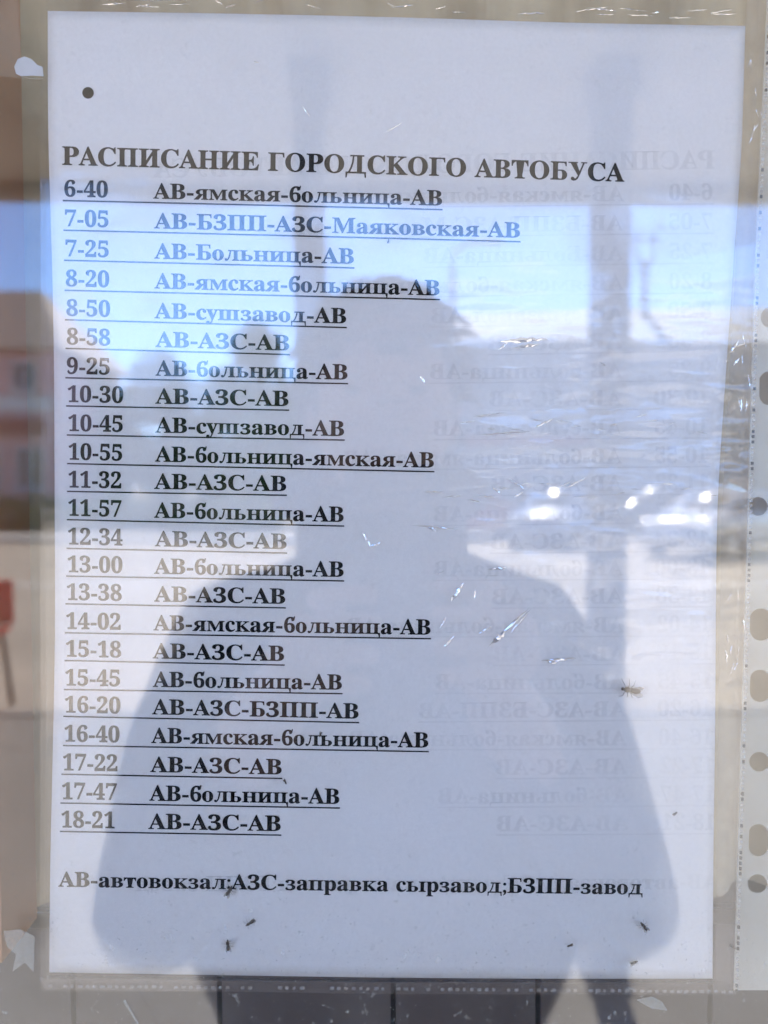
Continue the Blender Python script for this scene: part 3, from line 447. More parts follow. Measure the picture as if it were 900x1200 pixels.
# ------------------------------------------------------------------ the sheets
def curve_at(pts, t):
    t = t * (len(pts) - 1); i = min(int(t), len(pts) - 2); f = t - i
    p0 = pts[max(i-1, 0)]; p1 = pts[i]; p2 = pts[i+1]; p3 = pts[min(i+2, len(pts)-1)]
    return tuple(.5 * (2*b + (c-a)*f + (2*a-5*b+4*c-d)*f*f + (3*b-a-3*c+d)*f**3) for a, b, c, d in zip(p0, p1, p2, p3))
E_L = [(56, 13), (57.5, 154), (61, 295), (63.5, 436), (65, 577), (65, 718), (62.5, 859), (60, 1000), (58, 1139)]
E_R = [(873, 31), (869, 170), (858.5, 310), (849, 449), (841, 588), (838, 728), (837, 867), (836, 1006), (834.5, 1146)]
E_T = [(56, 13), (260, 16), (464, 20.5), (668, 27), (873, 31)]
E_B = [(58, 1139), (252, 1141.5), (446, 1144), (640, 1145.5), (834.5, 1146)]
def sheet_grid(nu, nv, dx=0):
    out = []
    for j in range(nv + 1):
        v = j / nv
        for i in range(nu + 1):
            u = i / nu
            T, B = curve_at(E_T, u), curve_at(E_B, u); L_, R_ = curve_at(E_L, v), curve_at(E_R, v)
            q = []
            for k in (0, 1):
                q.append((1-v)*T[k] + v*B[k] + (1-u)*L_[k] + u*R_[k] - ((1-u)*(1-v)*E_T[0][k] + u*(1-v)*E_T[-1][k] + (1-u)*v*E_B[0][k] + u*v*E_B[-1][k]))
            out.append(on_plane(q[0] + dx, q[1]))
    return out
def sheet(name, ylift, mat, parent, dx=0, thick=.0001, dz=0):
    nu, nv = 36, 52
    g = sheet_grid(nu, nv, dx)
    v = [(p.x, bulge(p.x, p.y) + ylift, p.y + dz) for p in g]
    n = len(v); v += [(a, b + thick, c) for a, b, c in v]
    f = []
    for j in range(nv):
        for i in range(nu):
            a = j*(nu+1)+i; f.append((a, a+nu+1, a+nu+2, a+1)); f.append((n+a, n+a+1, n+a+nu+2, n+a+nu+1))
    for j in range(nv):
        a = j*(nu+1); f.append((a, n+a, n+a+nu+1, a+nu+1)); a += nu; f.append((a, a+nu+1, n+a+nu+1, n+a))
    for i in range(nu):
        f.append((i, i+1, n+i+1, n+i)); a = nv*(nu+1)+i; f.append((a, n+a, n+a+1, a+1))
    return fromlist(name, v, f, mat, parent, True)

ts = thing('timetable_sheet', 'white printed city bus timetable sheet with its text facing the street', 'paper sheet', (0, 0, 0))
sheet('paper', 0, M['paper'], ts)
place_line(HEAD, -.00012, M['ink'], ts, 'heading_text')
for r in ROWS: place_row(r, -.00012, M['ink'], ts)
place_line(FOOT, -.00012, M['ink'], ts, 'footnote_text')
# printed round dot near the upper left corner
c0 = on_plane(104, 110); mb = MB()
ring = [(c0.x + .00172 * math.cos(k * math.pi / 14), bulge(c0.x, c0.y) - .00014, c0.y + .00172 * math.sin(k * math.pi / 14)) for k in range(28)]
mb.add(ring, [tuple(range(28))]); mb.build('punch_mark', M['ink'], ts)

# the same table printed on the back of the sheet shows through, mirrored
place_line(HEAD, -.00005, M['ghost'], ts, 'show_through_heading', ghost_px)
for r in ROWS: place_row(r, -.00005, M['ghost'], ts, ghost_px, 'show_through_row')
place_line(FOOT, -.00005, M['ghost'], ts, 'show_through_footnote', ghost_px)

# ------------------------------------------------------------------ the plastic pocket
def px_poly(name, pts, y, mat, parent=None, thick=.00012, holes=()):
    loops = [[Vector((*on_plane(*p), 0)) for p in pts]] + [[Vector((*on_plane(*p), 0)) for p in h] for h in holes]
    tris = tessellate_polygon(loops); flat = [p for l in loops for p in l]; n = len(flat)
    v = [(p.x, y, p.y) for p in flat] + [(p.x, y + thick, p.y) for p in flat]
    f = [tuple(t) for t in tris] + [tuple(n + i for i in t[::-1]) for t in tris]
    k = 0
    for l in loops:
        m = len(l)
        f += [(k+i, k+(i+1) % m, n+k+(i+1) % m, n+k+i) for i in range(m)]; k += m
    return fromlist(name, v, f, mat, parent)
def film(name, x0, x1, y, mat, parent, amp=.0004):
    v = []; nu, nv = 60, 84
    for j in range(nv + 1):
        t = j / nv; py = -70 + 1228 * t
        for i in range(nu + 1):
            u = i / nu
            xr = 894 - 34 * (py / 1160) ** 1.0
            q = on_plane(x0 + (xr - x0) * u, py)
            v.append((q.x, y + amp * math.sin(q.x * 70 + 3 * math.sin(q.y * 40)) * math.sin(q.y * 60) + bulge(q.x, q.y) * .8, q.y))
    f = [(j*(nu+1)+i, (j+1)*(nu+1)+i, (j+1)*(nu+1)+i+1, j*(nu+1)+i+1) for j in range(nv) for i in range(nu)]
    return fromlist(name, v, f, mat, parent, True)
ps = thing('plastic_pocket', 'clear crinkled plastic punched pocket holding the timetable behind the pane', 'plastic pocket', (0, 0, 0))
film('front_film', 50, 0, -.0014, M['film'], ps, .00025)
film('back_film', 50, 0, .0026, M['filmback'], ps, .0002)
def seam_x(py): return 894 - 34 * (py / 1160) + (5 if py < 300 else 0) * (1 - py / 300 if py < 300 else 0)
def hole(cx, cy, w_, h_):
    pts = []
    r = w_ / 2; k = h_ / 2 - r
    for i in range(20):
        a = 2 * math.pi * i / 20
        pts.append((cx + r * math.cos(a), cy + r * math.sin(a) + (k if math.sin(a) > 0 else -k)))
    return pts
HOLES = [(895, 20, 22, 38), (897, 372, 20, 20), (900, 455, 24, 38), (889, 593.5, 22, 22), (892, 732, 26, 38), (890, 804, 24, 38), (890, 893, 23, 23), (889, 985, 23, 38), (888, 1036, 23, 22)]
HOLES = [(903, 372, 22, 24), (902, 455, 24, 40), (889, 593.5, 22, 22), (892, 732, 26, 38), (891, 804, 24, 38), (890, 893, 23, 23), (889, 985, 23, 38), (888, 1036, 23, 22)]
edge = [(seam_x(y), y) for y in range(-70, 1161, 60)] + [(seam_x(1161), 1161)]
px_poly('punched_margin', edge + [(925, 1161), (935, 800), (945, 400), (958, -70)], .0002, M['margin'], ps, holes=[hole(*h) for h in HOLES])
mb = MB(); md = MB()
y = -60.0
while y < 1158:
    x = seam_x(y); a = on_plane(x - 1.3, y); b = on_plane(x + 1.2, y + 3.4)
    (mb if random.random() < .75 else md).box(a.x, b.x, -.0021, -.0017, b.y, a.y)
    y += 6.2
tag(mb.build('side_weld', M['weld'], ps), 'dashed weld line along the punched margin')
tag(md.build('side_weld_mark', M['welddark'], ps), kind='stuff')
mb = MB(); md = MB(); x = 60.0
while x < 858:
    yy = 1149.5 + (x - 60) * .0085; ln = random.uniform(3.0, 5.4)
    a = on_plane(x, yy + random.uniform(-.4, .4)); b = on_plane(x + ln, yy + 2.6)
    if random.random() < .85: mb.box(a.x, b.x, -.0021, -.0017, b.y, a.y)
    x += 8.6
mb.build('bottom_weld', M['weld'], ps)
px_poly('bottom_dark_band', [(57, 1140.5), (450, 1145.5), (836, 1147.5), (836, 1150.5), (450, 1149.5), (57, 1145)], -.0009, mat_plain_trans('dark_band_film', (.10, .09, .09), .45, 900), ps)  # thin dark see-through band just beneath the lower sheet edge
px_poly('bottom_edge', [(50, 1143), (450, 1148), (858, 1149), (861, 1163), (450, 1162), (54, 1156)], -.0012, M['clearedge'], ps)
px_poly('side_edge', [(875, -60), (seam_x(-60) - 2, -60), (seam_x(300) - 2, 300), (seam_x(600) - 2, 600), (seam_x(900)-2, 900), (860, 1150), (837, 1147), (840, 850), (844, 600), (861, 300)], -.0010, M['clearedge'], ps)
# sharp stress creases in the film, small folded ridges
CRE = [  # x0 y0 x1 y1 width px
 (585, 402, 640, 398, 5), (600, 408, 632, 405, 3), (583, 411, 594, 402, 2.5), (492, 441, 498, 451, 2.5), (552, 489, 592, 484, 1.6), (626, 501, 648, 491, 2.4),
 (560, 510, 620, 506, 1.5), (576, 571, 586, 579, 2.2), (594, 560, 614, 574, 1.8), (612, 576, 600, 583, 1.5), (660, 573, 684, 560, 1.6), (650, 572, 668, 564, 1.4),
 (480, 615, 536, 620, 1.6), (500, 617, 512, 622, 3), (571, 667, 592, 665, 3), (528, 704, 543, 682, 4), (555, 702, 556, 690, 1.5),
 (570, 757, 620, 711, 2.6), (576, 752, 592, 738, 6), (560, 741, 575, 733, 2), (597, 740, 621, 712, 2.2), (633, 772, 673, 770, 3.2), (640, 775, 655, 773, 4), (515, 735, 522, 722, 1.6),
 (521, 756, 531, 744, 2.6), (510, 672, 520, 668, 1.2), (424, 622, 434, 640, 2.2), (434, 640, 446, 636, 2.4), (700, 425, 708, 430, 1.6), (852, 415, 862, 400, 3), (856, 430, 864, 420, 2.2),
 (855, 408, 870, 404, 1.6), (847, 760, 849, 775, 2), (849, 742, 850, 752, 1.5), (355, 128, 365, 141, 1.0), (298, 76, 306, 78, 1.2), (452, 158, 470, 148, 1.2)]
crn = random.Random(21)
for k in range(26):
    x_ = crn.uniform(70, 860); y_ = crn.uniform(-2, 11) + (x_ - 60) * .020; l_ = crn.uniform(8, 34); CRE.append((x_, y_, x_ + l_, y_ + crn.uniform(-5, 5), crn.uniform(1.0, 2.2)))
for k in range(22):
    y_ = crn.choice((crn.uniform(20, 240), crn.uniform(390, 470), crn.uniform(600, 780))); xr = seam_x(y_); x_ = xr - crn.uniform(5, 20)
    CRE.append((x_, y_, x_ + crn.uniform(-5, 5), y_ + crn.uniform(5, 18), crn.uniform(.8, 1.8)))
for k in range(16):   # one long shallow fold broken into short lengths across the middle of the pocket
    x_ = 500 + k * 21 + crn.uniform(-6, 6); y_ = 576 + 9 * math.sin(k * .9) + crn.uniform(-3, 3); CRE.append((x_, y_, x_ + crn.uniform(10, 24), y_ + crn.uniform(-4, 4), crn.uniform(.8, 1.6)))
for k in range(12):
    x_ = 545 + k * 24 + crn.uniform(-8, 8); y_ = 497 + 7 * math.sin(k * 1.3) + crn.uniform(-3, 3); CRE.append((x_, y_, x_ + crn.uniform(8, 22), y_ + crn.uniform(-4, 4), crn.uniform(.8, 1.4)))
for (x0, y0, x1, y1, wd) in CRE:
    a, b = on_plane(x0, y0), on_plane(x1, y1); d = b - a; n_ = Vector((-d.y, d.x)).normalized() * wd / 3781 / 2
    v = []; K = 9
    for k in range(K + 1):
        t = k / K; c = a + d * t + n_ * random.uniform(-.5, .5); ww = math.sin(math.pi * min(max(t, .02), .98)) ** .7 * random.uniform(.5, 1.2)
        ww *= 1.25; p1, p2 = c + n_ * ww, c - n_ * ww * .8
        v += [(p1.x, -.0019, p1.y), (c.x, -.0019 - random.uniform(.05, .30) * (n_ * ww).length - .00003, c.y), (p2.x, -.0019, p2.y)]
    f = []
    for k in range(K): f += [(3*k, 3*k+1, 3*k+4, 3*k+3), (3*k+1, 3*k+2, 3*k+5, 3*k+4)]
    fromlist('crease', v, f, M['crease'], ps)

# ------------------------------------------------------------------ tape and glue remains on the pane
def blot(cx, cy, rx, ry, ang, n=18, j=.25, seed=0):
    rnd = random.Random(seed); out = []
    for k in range(n):
        a = 2 * math.pi * k / n; r_ = 1 + rnd.uniform(-j, j)
        x_, y_ = rx * r_ * math.cos(a), ry * r_ * math.sin(a)
        out.append((cx + x_ * math.cos(ang) - y_ * math.sin(ang), cy + x_ * math.sin(ang) + y_ * math.cos(ang)))
    return out
o = px_poly('tape_scrap', [(20, 82), (24, 73), (32, 70), (40, 73), (47, 80), (53, 82), (54, 93), (40, 92), (28, 93), (22, 90)], -.0018, M['tape']); tag(o, 'milky rounded scrap of tape left of the upper left sheet corner', 'tape')
o = px_poly('tape_strip', [(-20, -30), (22, -30), (27, 60), (24, 93), (52, 95), (52, 97), (-20, 90)], -.0016, mat_plain_trans('clear_tape', (.62, .56, .45), .10)); tag(o, 'clear tape strip at the upper left edge of the pocket', 'tape')
o = px_poly('tape_strip', [(108, -30), (255, -30), (250, 3), (180, 6), (108, 2)], -.0019, mat_plain_trans('clear_tape_pale', (.62, .60, .55), .3)); tag(o, 'pale tape strip along the top edge of the pocket', 'tape')
for lab, pts in (('ragged yellowish glue patch beside the lower left sheet corner', [(20, 1072), (38, 1070), (55, 1078), (54, 1118), (44, 1108), (30, 1118), (34, 1098), (24, 1090)]),
                 ('small pale glue flake below the sheet at the right', [(695, 1178), (705, 1177), (716, 1184), (722, 1182), (718, 1187), (706, 1188)]),
                 ('jagged glue remains under the lower right sheet corner', [(735, 1150), (752, 1146), (764, 1152), (770, 1162), (752, 1160), (745, 1156)])):
    o = px_poly('glue_residue', pts, -.0088, M['residue']); tag(o, lab, 'glue residue', 'glue remains on the pane')
a, b = on_plane(156, 1151), on_plane(186, 1203)
mb = MB(); mb.tube([(a.x, -.0086, a.y), (on_plane(164, 1164).x, -.0087, on_plane(164, 1164).y), (b.x, -.0086, b.y)], [.0005, .00035, .0002], 5)
o = mb.build('glue_thread', M['residue']); tag(o, 'shiny stretched thread of glue below the lower left sheet corner', 'glue residue', 'glue remains on the pane')

# ------------------------------------------------------------------ flies
fly_body = solid('fly_body', (.06, .045, .035), .5, scale=800, var=.5)
fly_wing = mat_plain_trans('fly_wing', (.35, .32, .28), .35)
def fly(px, py, size, ang, label, big=False, y=-.0019):
    c = on_plane(px, py); s = size / 3781
    t = thing('fly', label, 'fly', (c.x, y, c.y), 'dead flies stuck in the pocket')
    ca, sa = math.cos(ang), math.sin(ang)
    def Q(u, v_, d=0): return (c.x + s * (u * ca - v_ * sa), y - s * d, c.y + s * (u * sa + v_ * ca))
    mb = MB()
    mb.tube([Q(-.5, 0, .1), Q(-.4, .02, .12), Q(-.2, .03, .14), Q(0, 0, .15), Q(.15, 0, .15)], [s * .03, s * .13, s * .17, s * .14, s * .09], 8)
    mb.tube([Q(.1, 0, .15), Q(.2, 0, .17), Q(.33, 0, .17), Q(.42, 0, .15)], [s * .09, s * .17, s * .15, s * .07], 8)
    mb.ball(Q(.49, 0, .15), s * .09, 8, 6)
    mb.build('body', fly_body, t, True)
    for sg in (-1, 1):
        rr = random.uniform(.8, 1.2)
        w_ = MB(); pts = [Q(.2, .05*sg, .22), Q(0, .18*sg*rr, .26), Q(-.35, .30*sg*rr, .26), Q(-.62, .22*sg*rr, .22), Q(-.55, .08*sg, .2), Q(-.2, .04*sg, .22)]
        q2 = [(x_, y_ + s*.012, z_) for x_, y_, z_ in pts]
        w_.add(pts + q2, [tuple(range(6)), tuple(range(11, 5, -1))] + [(i, (i+1) % 6, 6+(i+1) % 6, 6+i) for i in range(6)])
        w_.build('wing', fly_wing, t)
        for k, (u0, du) in enumerate(((.32, .28), (.2, -.02), (.08, -.25))):
            l_ = MB(); l_.tube([Q(u0, .08*sg, .1), Q(u0 + du * .5, .3*sg*rr, .2), Q(u0 + du, .5*sg*random.uniform(.8, 1.15), .02)], [s*.017, s*.014, s*.009], 5)
            l_.build('leg', fly_body, t)
    return t
fly(737, 806, 22, R(172), 'largest brown fly with spread wings on the right side of the sheet', True)
fly(270, 1040, 13, R(60), 'dark gnat by the semicolon of the footnote')
fly(295, 1076, 12, R(215), 'gnat with spread legs just below the footnote words')
fly(269, 1103, 13, R(95), 'lowest gnat at the lower left of the sheet')
fly(752, 1081, 12, R(130), 'thin dark gnat below the last word of the footnote')
fly(740, 1123, 9, R(20), 'brown gnat close to the lower right sheet corner')
fly(666, 1103, 7, R(200), 'tiny gnat near the bottom edge between the footnote and the corner')
fly(455, 285, 5, R(80), 'tiny reddish midge under the second timetable row')
fly(788, 950, 6, R(35), 'small midge on the bare right side of the sheet beside the last rows')
fly(376, 858, 6, R(250), 'tiny midge above the row of 16-40')
fly(855, 1105, 8, R(330), 'gnat on the pocket edge right of the sheet bottom')
fly(335, 913, 6, R(300), 'tiny midge beside the end of the row of 17-22')

# ------------------------------------------------------------------ the window
gz0, gz1, gx0, gx1 = -.75, .85, -.62, .70
win = thing('window', 'clear dusty window pane with the timetable pocket behind it, mirroring the street', 'window', (0, YG, gz0))
mb = MB(); mb.add([(gx0, -.0082, gz0), (gx1, -.0082, gz0), (gx1, -.0082, gz1), (gx0, -.0082, gz1)], [(0, 1, 2, 3)])
mb.add([(gx0, -.0042, gz0), (gx0, -.0042, gz1), (gx1, -.0042, gz1), (gx1, -.0042, gz0)], [(0, 1, 2, 3)])
mb.add([(gx0, -.0082, gz0), (gx0, -.0082, gz1), (gx0, -.0042, gz1), (gx0, -.0042, gz0), (gx1, -.0082, gz0), (gx1, -.0082, gz1), (gx1, -.0042, gz1), (gx1, -.0042, gz0)], [(0, 1, 2, 3), (4, 7, 6, 5), (0, 3, 7, 4), (1, 5, 6, 2)])
mb.build('pane', M['glass'], win)
white_paint = solid('white_paint', (.72, .72, .70), .45, scale=30)
for (x0, x1, z0, z1) in ((gx0 - .07, gx0, gz0 - .07, gz1 + .07), (gx1, gx1 + .07, gz0 - .07, gz1 + .07), (gx0, gx1, gz0 - .07, gz0), (gx0, gx1, gz1, gz1 + .07)):
    f_ = MB(); f_.box(x0, x1, -.035, .03, z0, z1); f_.build('frame_bar', white_paint, win)
sill = MB(); sill.box(gx0 - .1, gx1 + .1, -.14, -.036, gz0 - .1, gz0 - .071); sill.build('sill', white_paint, win)
# ------------------------------------------------------------------ the building round the window
def struct(name, mb, mat, smooth=False): return tag(mb.build(name, mat, None, smooth), kind='structure')
plaster = solid('plaster', (.62, .58, .50), .9, scale=5, bump=.2)
wl = thing('station_wall', 'pale plastered station wall round the window', 'wall', (0, 0, GZ))
for nm, (x0, x1, z0, z1) in (('wall_panel', (-4, gx0 - .07, GZ, 1.36)), ('wall_panel', (gx1 + .07, 4.5, GZ, 1.36)), ('wall_panel', (gx0 - .07, gx1 + .07, GZ, gz0 - .07)), ('wall_panel', (gx0 - .07, gx1 + .07, gz1 + .07, 1.36))):
    mb = MB(); mb.box(x0, x1, -.03, .25, z0, z1); mb.build(nm, plaster, wl)
# porch
soffit = solid('painted_soffit', (.42, .40, .36), .8, scale=6)
beam_m = solid('grey_beam_paint', (.22, .23, .25), .6)
PE = yd(3.42)
CZ = P(715, 80, 2.4).z
porch = thing('porch', 'flat porch roof with a dark edge beam mirrored in the pane above the sky', 'porch', (0, PE / 2, CZ))
mb = MB()
mb.box(-4, 4.5, PE, -.03, CZ + .03, CZ + .22); mb.build('roof_slab', soffit, porch)
xx = -4.0
k = 0
while xx < 4.4:
    b_ = MB(); b_.box(xx, xx + .245, PE + .1, -.031, CZ, CZ + .028 + .002 * (k % 2)); b_.build('ceiling_board', soffit, porch); xx += .25; k += 1
zb = P(450, 239, 3.42).z
mb = MB(); mb.box(-4, 4.5, PE - .02, PE + .08, zb, CZ + .20); mb.build('edge_beam', beam_m, porch)
post_m = solid('grey_post_paint', (.10, .11, .15), .5)
def post(px, dist, wpx, lab):
    p = P(px, 300, dist); t = thing('porch_post', lab, 'post', (p.x, p.y, GZ), 'square grey porch posts')
    r = wpx / F * dist / 2
    mb = MB(); mb.box(p.x - r, p.x + r, p.y - r, p.y + r, GZ + .01, CZ - .09); mb.build('shaft', post_m, t)
    mb = MB(); mb.box(p.x - r * 1.12, p.x + r * 1.12, p.y - r * 1.12, p.y + r * 1.12, CZ - .12, CZ - .091)
    mb.box(p.x - r * 1.35, p.x + r * 1.35, p.y - r * 1.35, p.y + r * 1.35, CZ - .09, CZ - .002); mb.build('capital', post_m, t)
    mb = MB(); mb.box(p.x - r * 1.4, p.x + r * 1.4, p.y - r * 1.4, p.y + r * 1.4, GZ, GZ + .10); mb.build('base', post_m, t)
post(714, 2.4, 37, 'right porch post mirrored beside the lamp mast')
post(364, 2.4, 34, 'left porch post mirrored behind the photographer')

# ground
def ground_mat(name, c, scale=1.2, var=.16, fine=60):
    m, t, o = newmat(name); b = N(t, 'BsdfPrincipled'); b.inputs['Roughness'].default_value = .85
    n = noise(t, scale, 6, .6); f_ = noise(t, fine, 3, .6)
    r = ramp(t, n.outputs[0], [(.3, [x * (1 - var) for x in c]), (.72, [x * (1 + var) for x in c])])
    r2 = ramp(t, f_.outputs[0], [(.3, .82), (.7, 1.0)])
    mx = N(t, 'Mix', data_type='RGBA', blend_type='MULTIPLY'); mx.inputs[0].default_value = 1
    t.links.new(r.outputs[0], mx.inputs[6]); t.links.new(r2.outputs[0], mx.inputs[7])
    t.links.new(mx.outputs[2], b.inputs['Base Color'])
    bn = N(t, 'Bump'); bn.inputs['Strength'].default_value = .3; bn.inputs['Distance'].default_value = .01
    t.links.new(f_.outputs[0], bn.inputs['Height']); t.links.new(bn.outputs[0], b.inputs['Normal'])
    t.links.new(b.outputs[0], o.inputs[0]); return m
mb = MB(); mb.add([(-900, -1500, GZ - .12), (900, -1500, GZ - .12), (900, 300, GZ - .12), (-900, 300, GZ - .12)], [(0, 1, 2, 3)])
struct('ground', mb, ground_mat('dry_earth', (.24, .21, .16), .3))
YK = yd(5.05)
mb = MB(); mb.box(-12, 14, YK, -.03, GZ - .119, GZ); struct('pavement', mb, ground_mat('concrete_paving', (.19, .185, .175)))
mb = MB(); mb.box(-12, 14, YK - .14, YK - .002, GZ - .119, GZ + .012); struct('kerb', mb, ground_mat('kerb_concrete', (.22, .21, .20)))
mb = MB(); mb.box(-70, 70, yd(21), YK - .142, GZ - .116, GZ - .112); struct('road', mb, ground_mat('dusty_asphalt', (.32, .285, .235), .5))
mb = MB(); mb.box(-70, 70, yd(24.5), yd(21), GZ - .116, GZ); struct('far_pavement', mb, ground_mat('far_concrete', (.40, .39, .37)))
mb = MB()
for k in range(7): mb.box(-16 + k * 5, -13.6 + k * 5, yd(12.4), yd(12.25), GZ - .112, GZ - .108)
tag(mb.build('lane_marking', solid('road_paint', (.7, .7, .68), .6)), kind='structure')

# ------------------------------------------------------------------ the photographer
def skin(verts, edges, radii, root=0, sub=2):
    me = bpy.data.meshes.new('tmp'); me.from_pydata(verts, edges, [])
    o = bpy.data.objects.new('tmp', me); COL.objects.link(o)
    o.modifiers.new('s', 'SKIN')
    lay = me.skin_vertices[0].data if me.skin_vertices else None
    if lay is None:
        bpy.context.view_layer.objects.active = o
        o.modifiers.clear(); o.modifiers.new('s', 'SKIN'); lay = me.skin_vertices[0].data
    for i, r_ in enumerate(radii):
        lay[i].radius = r_ if hasattr(r_, '__len__') else (r_, r_); lay[i].use_root = (i == root)
    o.modifiers[0].use_smooth_shade = True; o.modifiers[0].branch_smoothing = .3
    sb = o.modifiers.new('u', 'SUBSURF'); sb.levels = sub; sb.render_levels = sub
    dg = bpy.context.evaluated_depsgraph_get(); dg.update()
    out = bpy.data.meshes.new_from_object(o.evaluated_get(dg)); v = [tuple(a.co) for a in out.vertices]; f = [tuple(p.vertices) for p in out.polygons]
    bpy.data.objects.remove(o); bpy.data.meshes.remove(me)
    return v, f
skin_m = solid('skin', (.50, .30, .22), .5, scale=40, var=.06)
jacket = solid('navy_jacket', (.018, .022, .042), .85, scale=60, var=.25, bump=.2)
jeans = solid('dark_trousers', (.025, .027, .035), .9, scale=80, var=.2)
shoe_m = solid('black_shoe', (.02, .02, .02), .5)
hair_m = solid('dark_hair', (.03, .022, .02), .6, scale=120, var=.4, bump=.6)
person = thing('person', 'photographer in a dark jacket mirrored in the pane with elbows out and phone raised', 'person', (0, -.70, GZ))
PV = {  # name: (x, y, z), (rx, ry)
 'pel': ((.01, -.74, -.64), (.28, .14)), 'wai': ((.01, -.72, -.46), (.31, .145)), 'rib': ((0, -.68, -.28), (.27, .14)), 'che': ((0, -.66, -.175), (.165, .11)),
 'nek': ((.0, -.64, -.06), (.062, .06)), 'nk2': ((0, -.63, .0), (.055, .055)),
 'shR': ((.172, -.64, -.16), (.086, .08)), 'mR': ((.215, -.58, -.30), (.074, .07)), 'elR': ((.237, -.50, -.425), (.064, .062)), 'fR': ((.165, -.40, -.285), (.05, .048)), 'wrR': ((.076, -.292, -.135), (.030, .026)), 'haR': ((.046, -.262, -.10), (.026, .02)),
 'shL': ((-.175, -.64, -.165), (.084, .08)), 'mL': ((-.215, -.58, -.31), (.074, .07)), 'elL': ((-.222, -.50, -.432), (.064, .064)), 'fL': ((-.16, -.40, -.29), (.05, .048)), 'wrL': ((-.072, -.292, -.14), (.030, .026)), 'haL': ((-.042, -.262, -.105), (.026, .02)),
 'hpR': ((.09, -.73, -.72), (.10, .10)), 'knR': ((.10, -.715, -1.08), (.068, .07)), 'anR': ((.105, -.745, -1.45), (.045, .045)), 'toR': ((.115, -.62, -1.515), (.045, .03)),
 'hpL': ((-.09, -.73, -.72), (.10, .10)), 'knL': ((-.10, -.715, -1.08), (.068, .07)), 'anL': ((-.105, -.745, -1.45), (.045, .045)), 'toL': ((-.115, -.62, -1.515), (.045, .03)),
}
names = list(PV); ix = {n: i for i, n in enumerate(names)}
ed = 'pel-wai wai-rib rib-che che-nek nek-nk2 che-shR shR-mR mR-elR elR-fR fR-wrR wrR-haR che-shL shL-mL mL-elL elL-fL fL-wrL wrL-haL pel-hpR hpR-knR knR-anR anR-toR pel-hpL hpL-knL knL-anL anL-toL'.split()
bv, bf = skin([PV[n][0] for n in names], [tuple(ix[a] for a in e.split('-')) for e in ed], [PV[n][1] for n in names])
body = MB(); body.add(bv, bf)
def headf(d):
    k = 1.0
    if d.y > .4 and -.55 < d.z < .1: k += .02
    if d.z < -.2: k -= .18 * (-d.z - .2) * (1 - .5 * max(0, d.y))
    return k
HC = Vector((.004, -.625, .085))
body.ball(HC, (.076, .095, .118), 28, 22, headf)
# nose, ears, lips, brow as swellings that sink into the head
body.tube([HC + Vector((0, .088, .02)), HC + Vector((0, .104, -.012)), HC + Vector((0, .110, -.03)), HC + Vector((0, .092, -.038))], [.007, .011, .014, .009], 8)
for s_ in (-1, 1):
    body.ball(HC + Vector((s_ * .076, -.005, -.005)), (.010, .020, .032), 10, 8)
    body.ball(HC + Vector((s_ * .030, .078, .022)), (.017, .014, .008), 10, 6)
body.ball(HC + Vector((0, .090, -.060)), (.024, .010, .007), 10, 6)
def finger(base, mid, tip, end, r_):
    pts = [base, mid, tip, end]
    v, f = skin(pts, [(0, 1), (1, 2), (2, 3)], [r_, r_ * .95, r_ * .85, r_ * .7], 0, 1); body.add(v, f)
# the phone sits just behind the lens, upright; its lens end is at the top
PX0, PX1, PZ0, PZ1 = -.024, .052, -.142, .019
for s_ in (-1, 1):
    ex = PX1 if s_ > 0 else PX0; wz = -.10 if s_ > 0 else -.105
    body.add(*skin([(ex + s_ * .024, -.285, wz - .03), (ex + s_ * .026, -.262, wz), (ex + s_ * .016, -.255, wz + .03)], [(0, 1), (1, 2)], [(.024, .017), (.030, .016), (.026, .013)], 0, 2))
    for k, (zz, ln) in enumerate(((.034, .9), (.016, 1.0), (-.003, .94), (-.021, .75))):
        z_ = wz + zz + .008
        finger((ex + s_ * .020, -.258, z_ - .004), (ex + s_ * .013, -.2425, z_), (ex - s_ * .010 * ln, -.2395, z_ + .003), (ex - s_ * .024 * ln, -.2405, z_ + .002), .0078)
    finger((ex + s_ * .020, -.268, wz + .0), (ex + s_ * .012, -.274, wz + .028), (ex - s_ * .006, -.269, wz + .042), (ex - s_ * .018, -.264, wz + .046), .0092)
for i, (x_, y_, z_) in enumerate(body.v):   # loose jacket, fuller round the waist
    if -.84 < z_ < -.34 and y_ < -.60:
        k_ = math.sin(math.pi * (z_ + .84) / .50) ** .7 * min(1, (-.60 - y_) / .03); body.v[i] = (x_ * (1 + .17 * k_) + .004 * k_, y_ + .006 * math.sin(z_ * 40 + x_ * 11), z_)
bo = body.build('body', None, person, True)
for m_ in (jacket, skin_m, jeans, shoe_m): bo.data.materials.append(m_)
for p in bo.data.polygons:
    c = p.center
    if c.z > -.045 and c.y < -.5: i_ = 1
    elif c.y > -.305 and c.z > -.2: i_ = 1
    elif c.z < -1.47: i_ = 3
    elif c.z < -.66: i_ = 2
    else: i_ = 0
    p.material_index = i_
hb = MB()
def hf(d): return 1 + .05 * math.sin(d.x * 9 + d.z * 5) * math.sin(d.y * 7 + 1) + random.uniform(-.02, .03)
hb.ball(HC + Vector((0, -.012, .030)), (.083, .100, .118), 30, 22, hf)
hv = [v for v in hb.v]
keep = []
for q in hb.f:
    c = sum((Vector(hv[i]) for i in q), Vector()) / len(q) - HC
    if not (c.y > .045 and c.z < .055): keep.append(q)
hb.f = keep
rnd = random.Random(5)
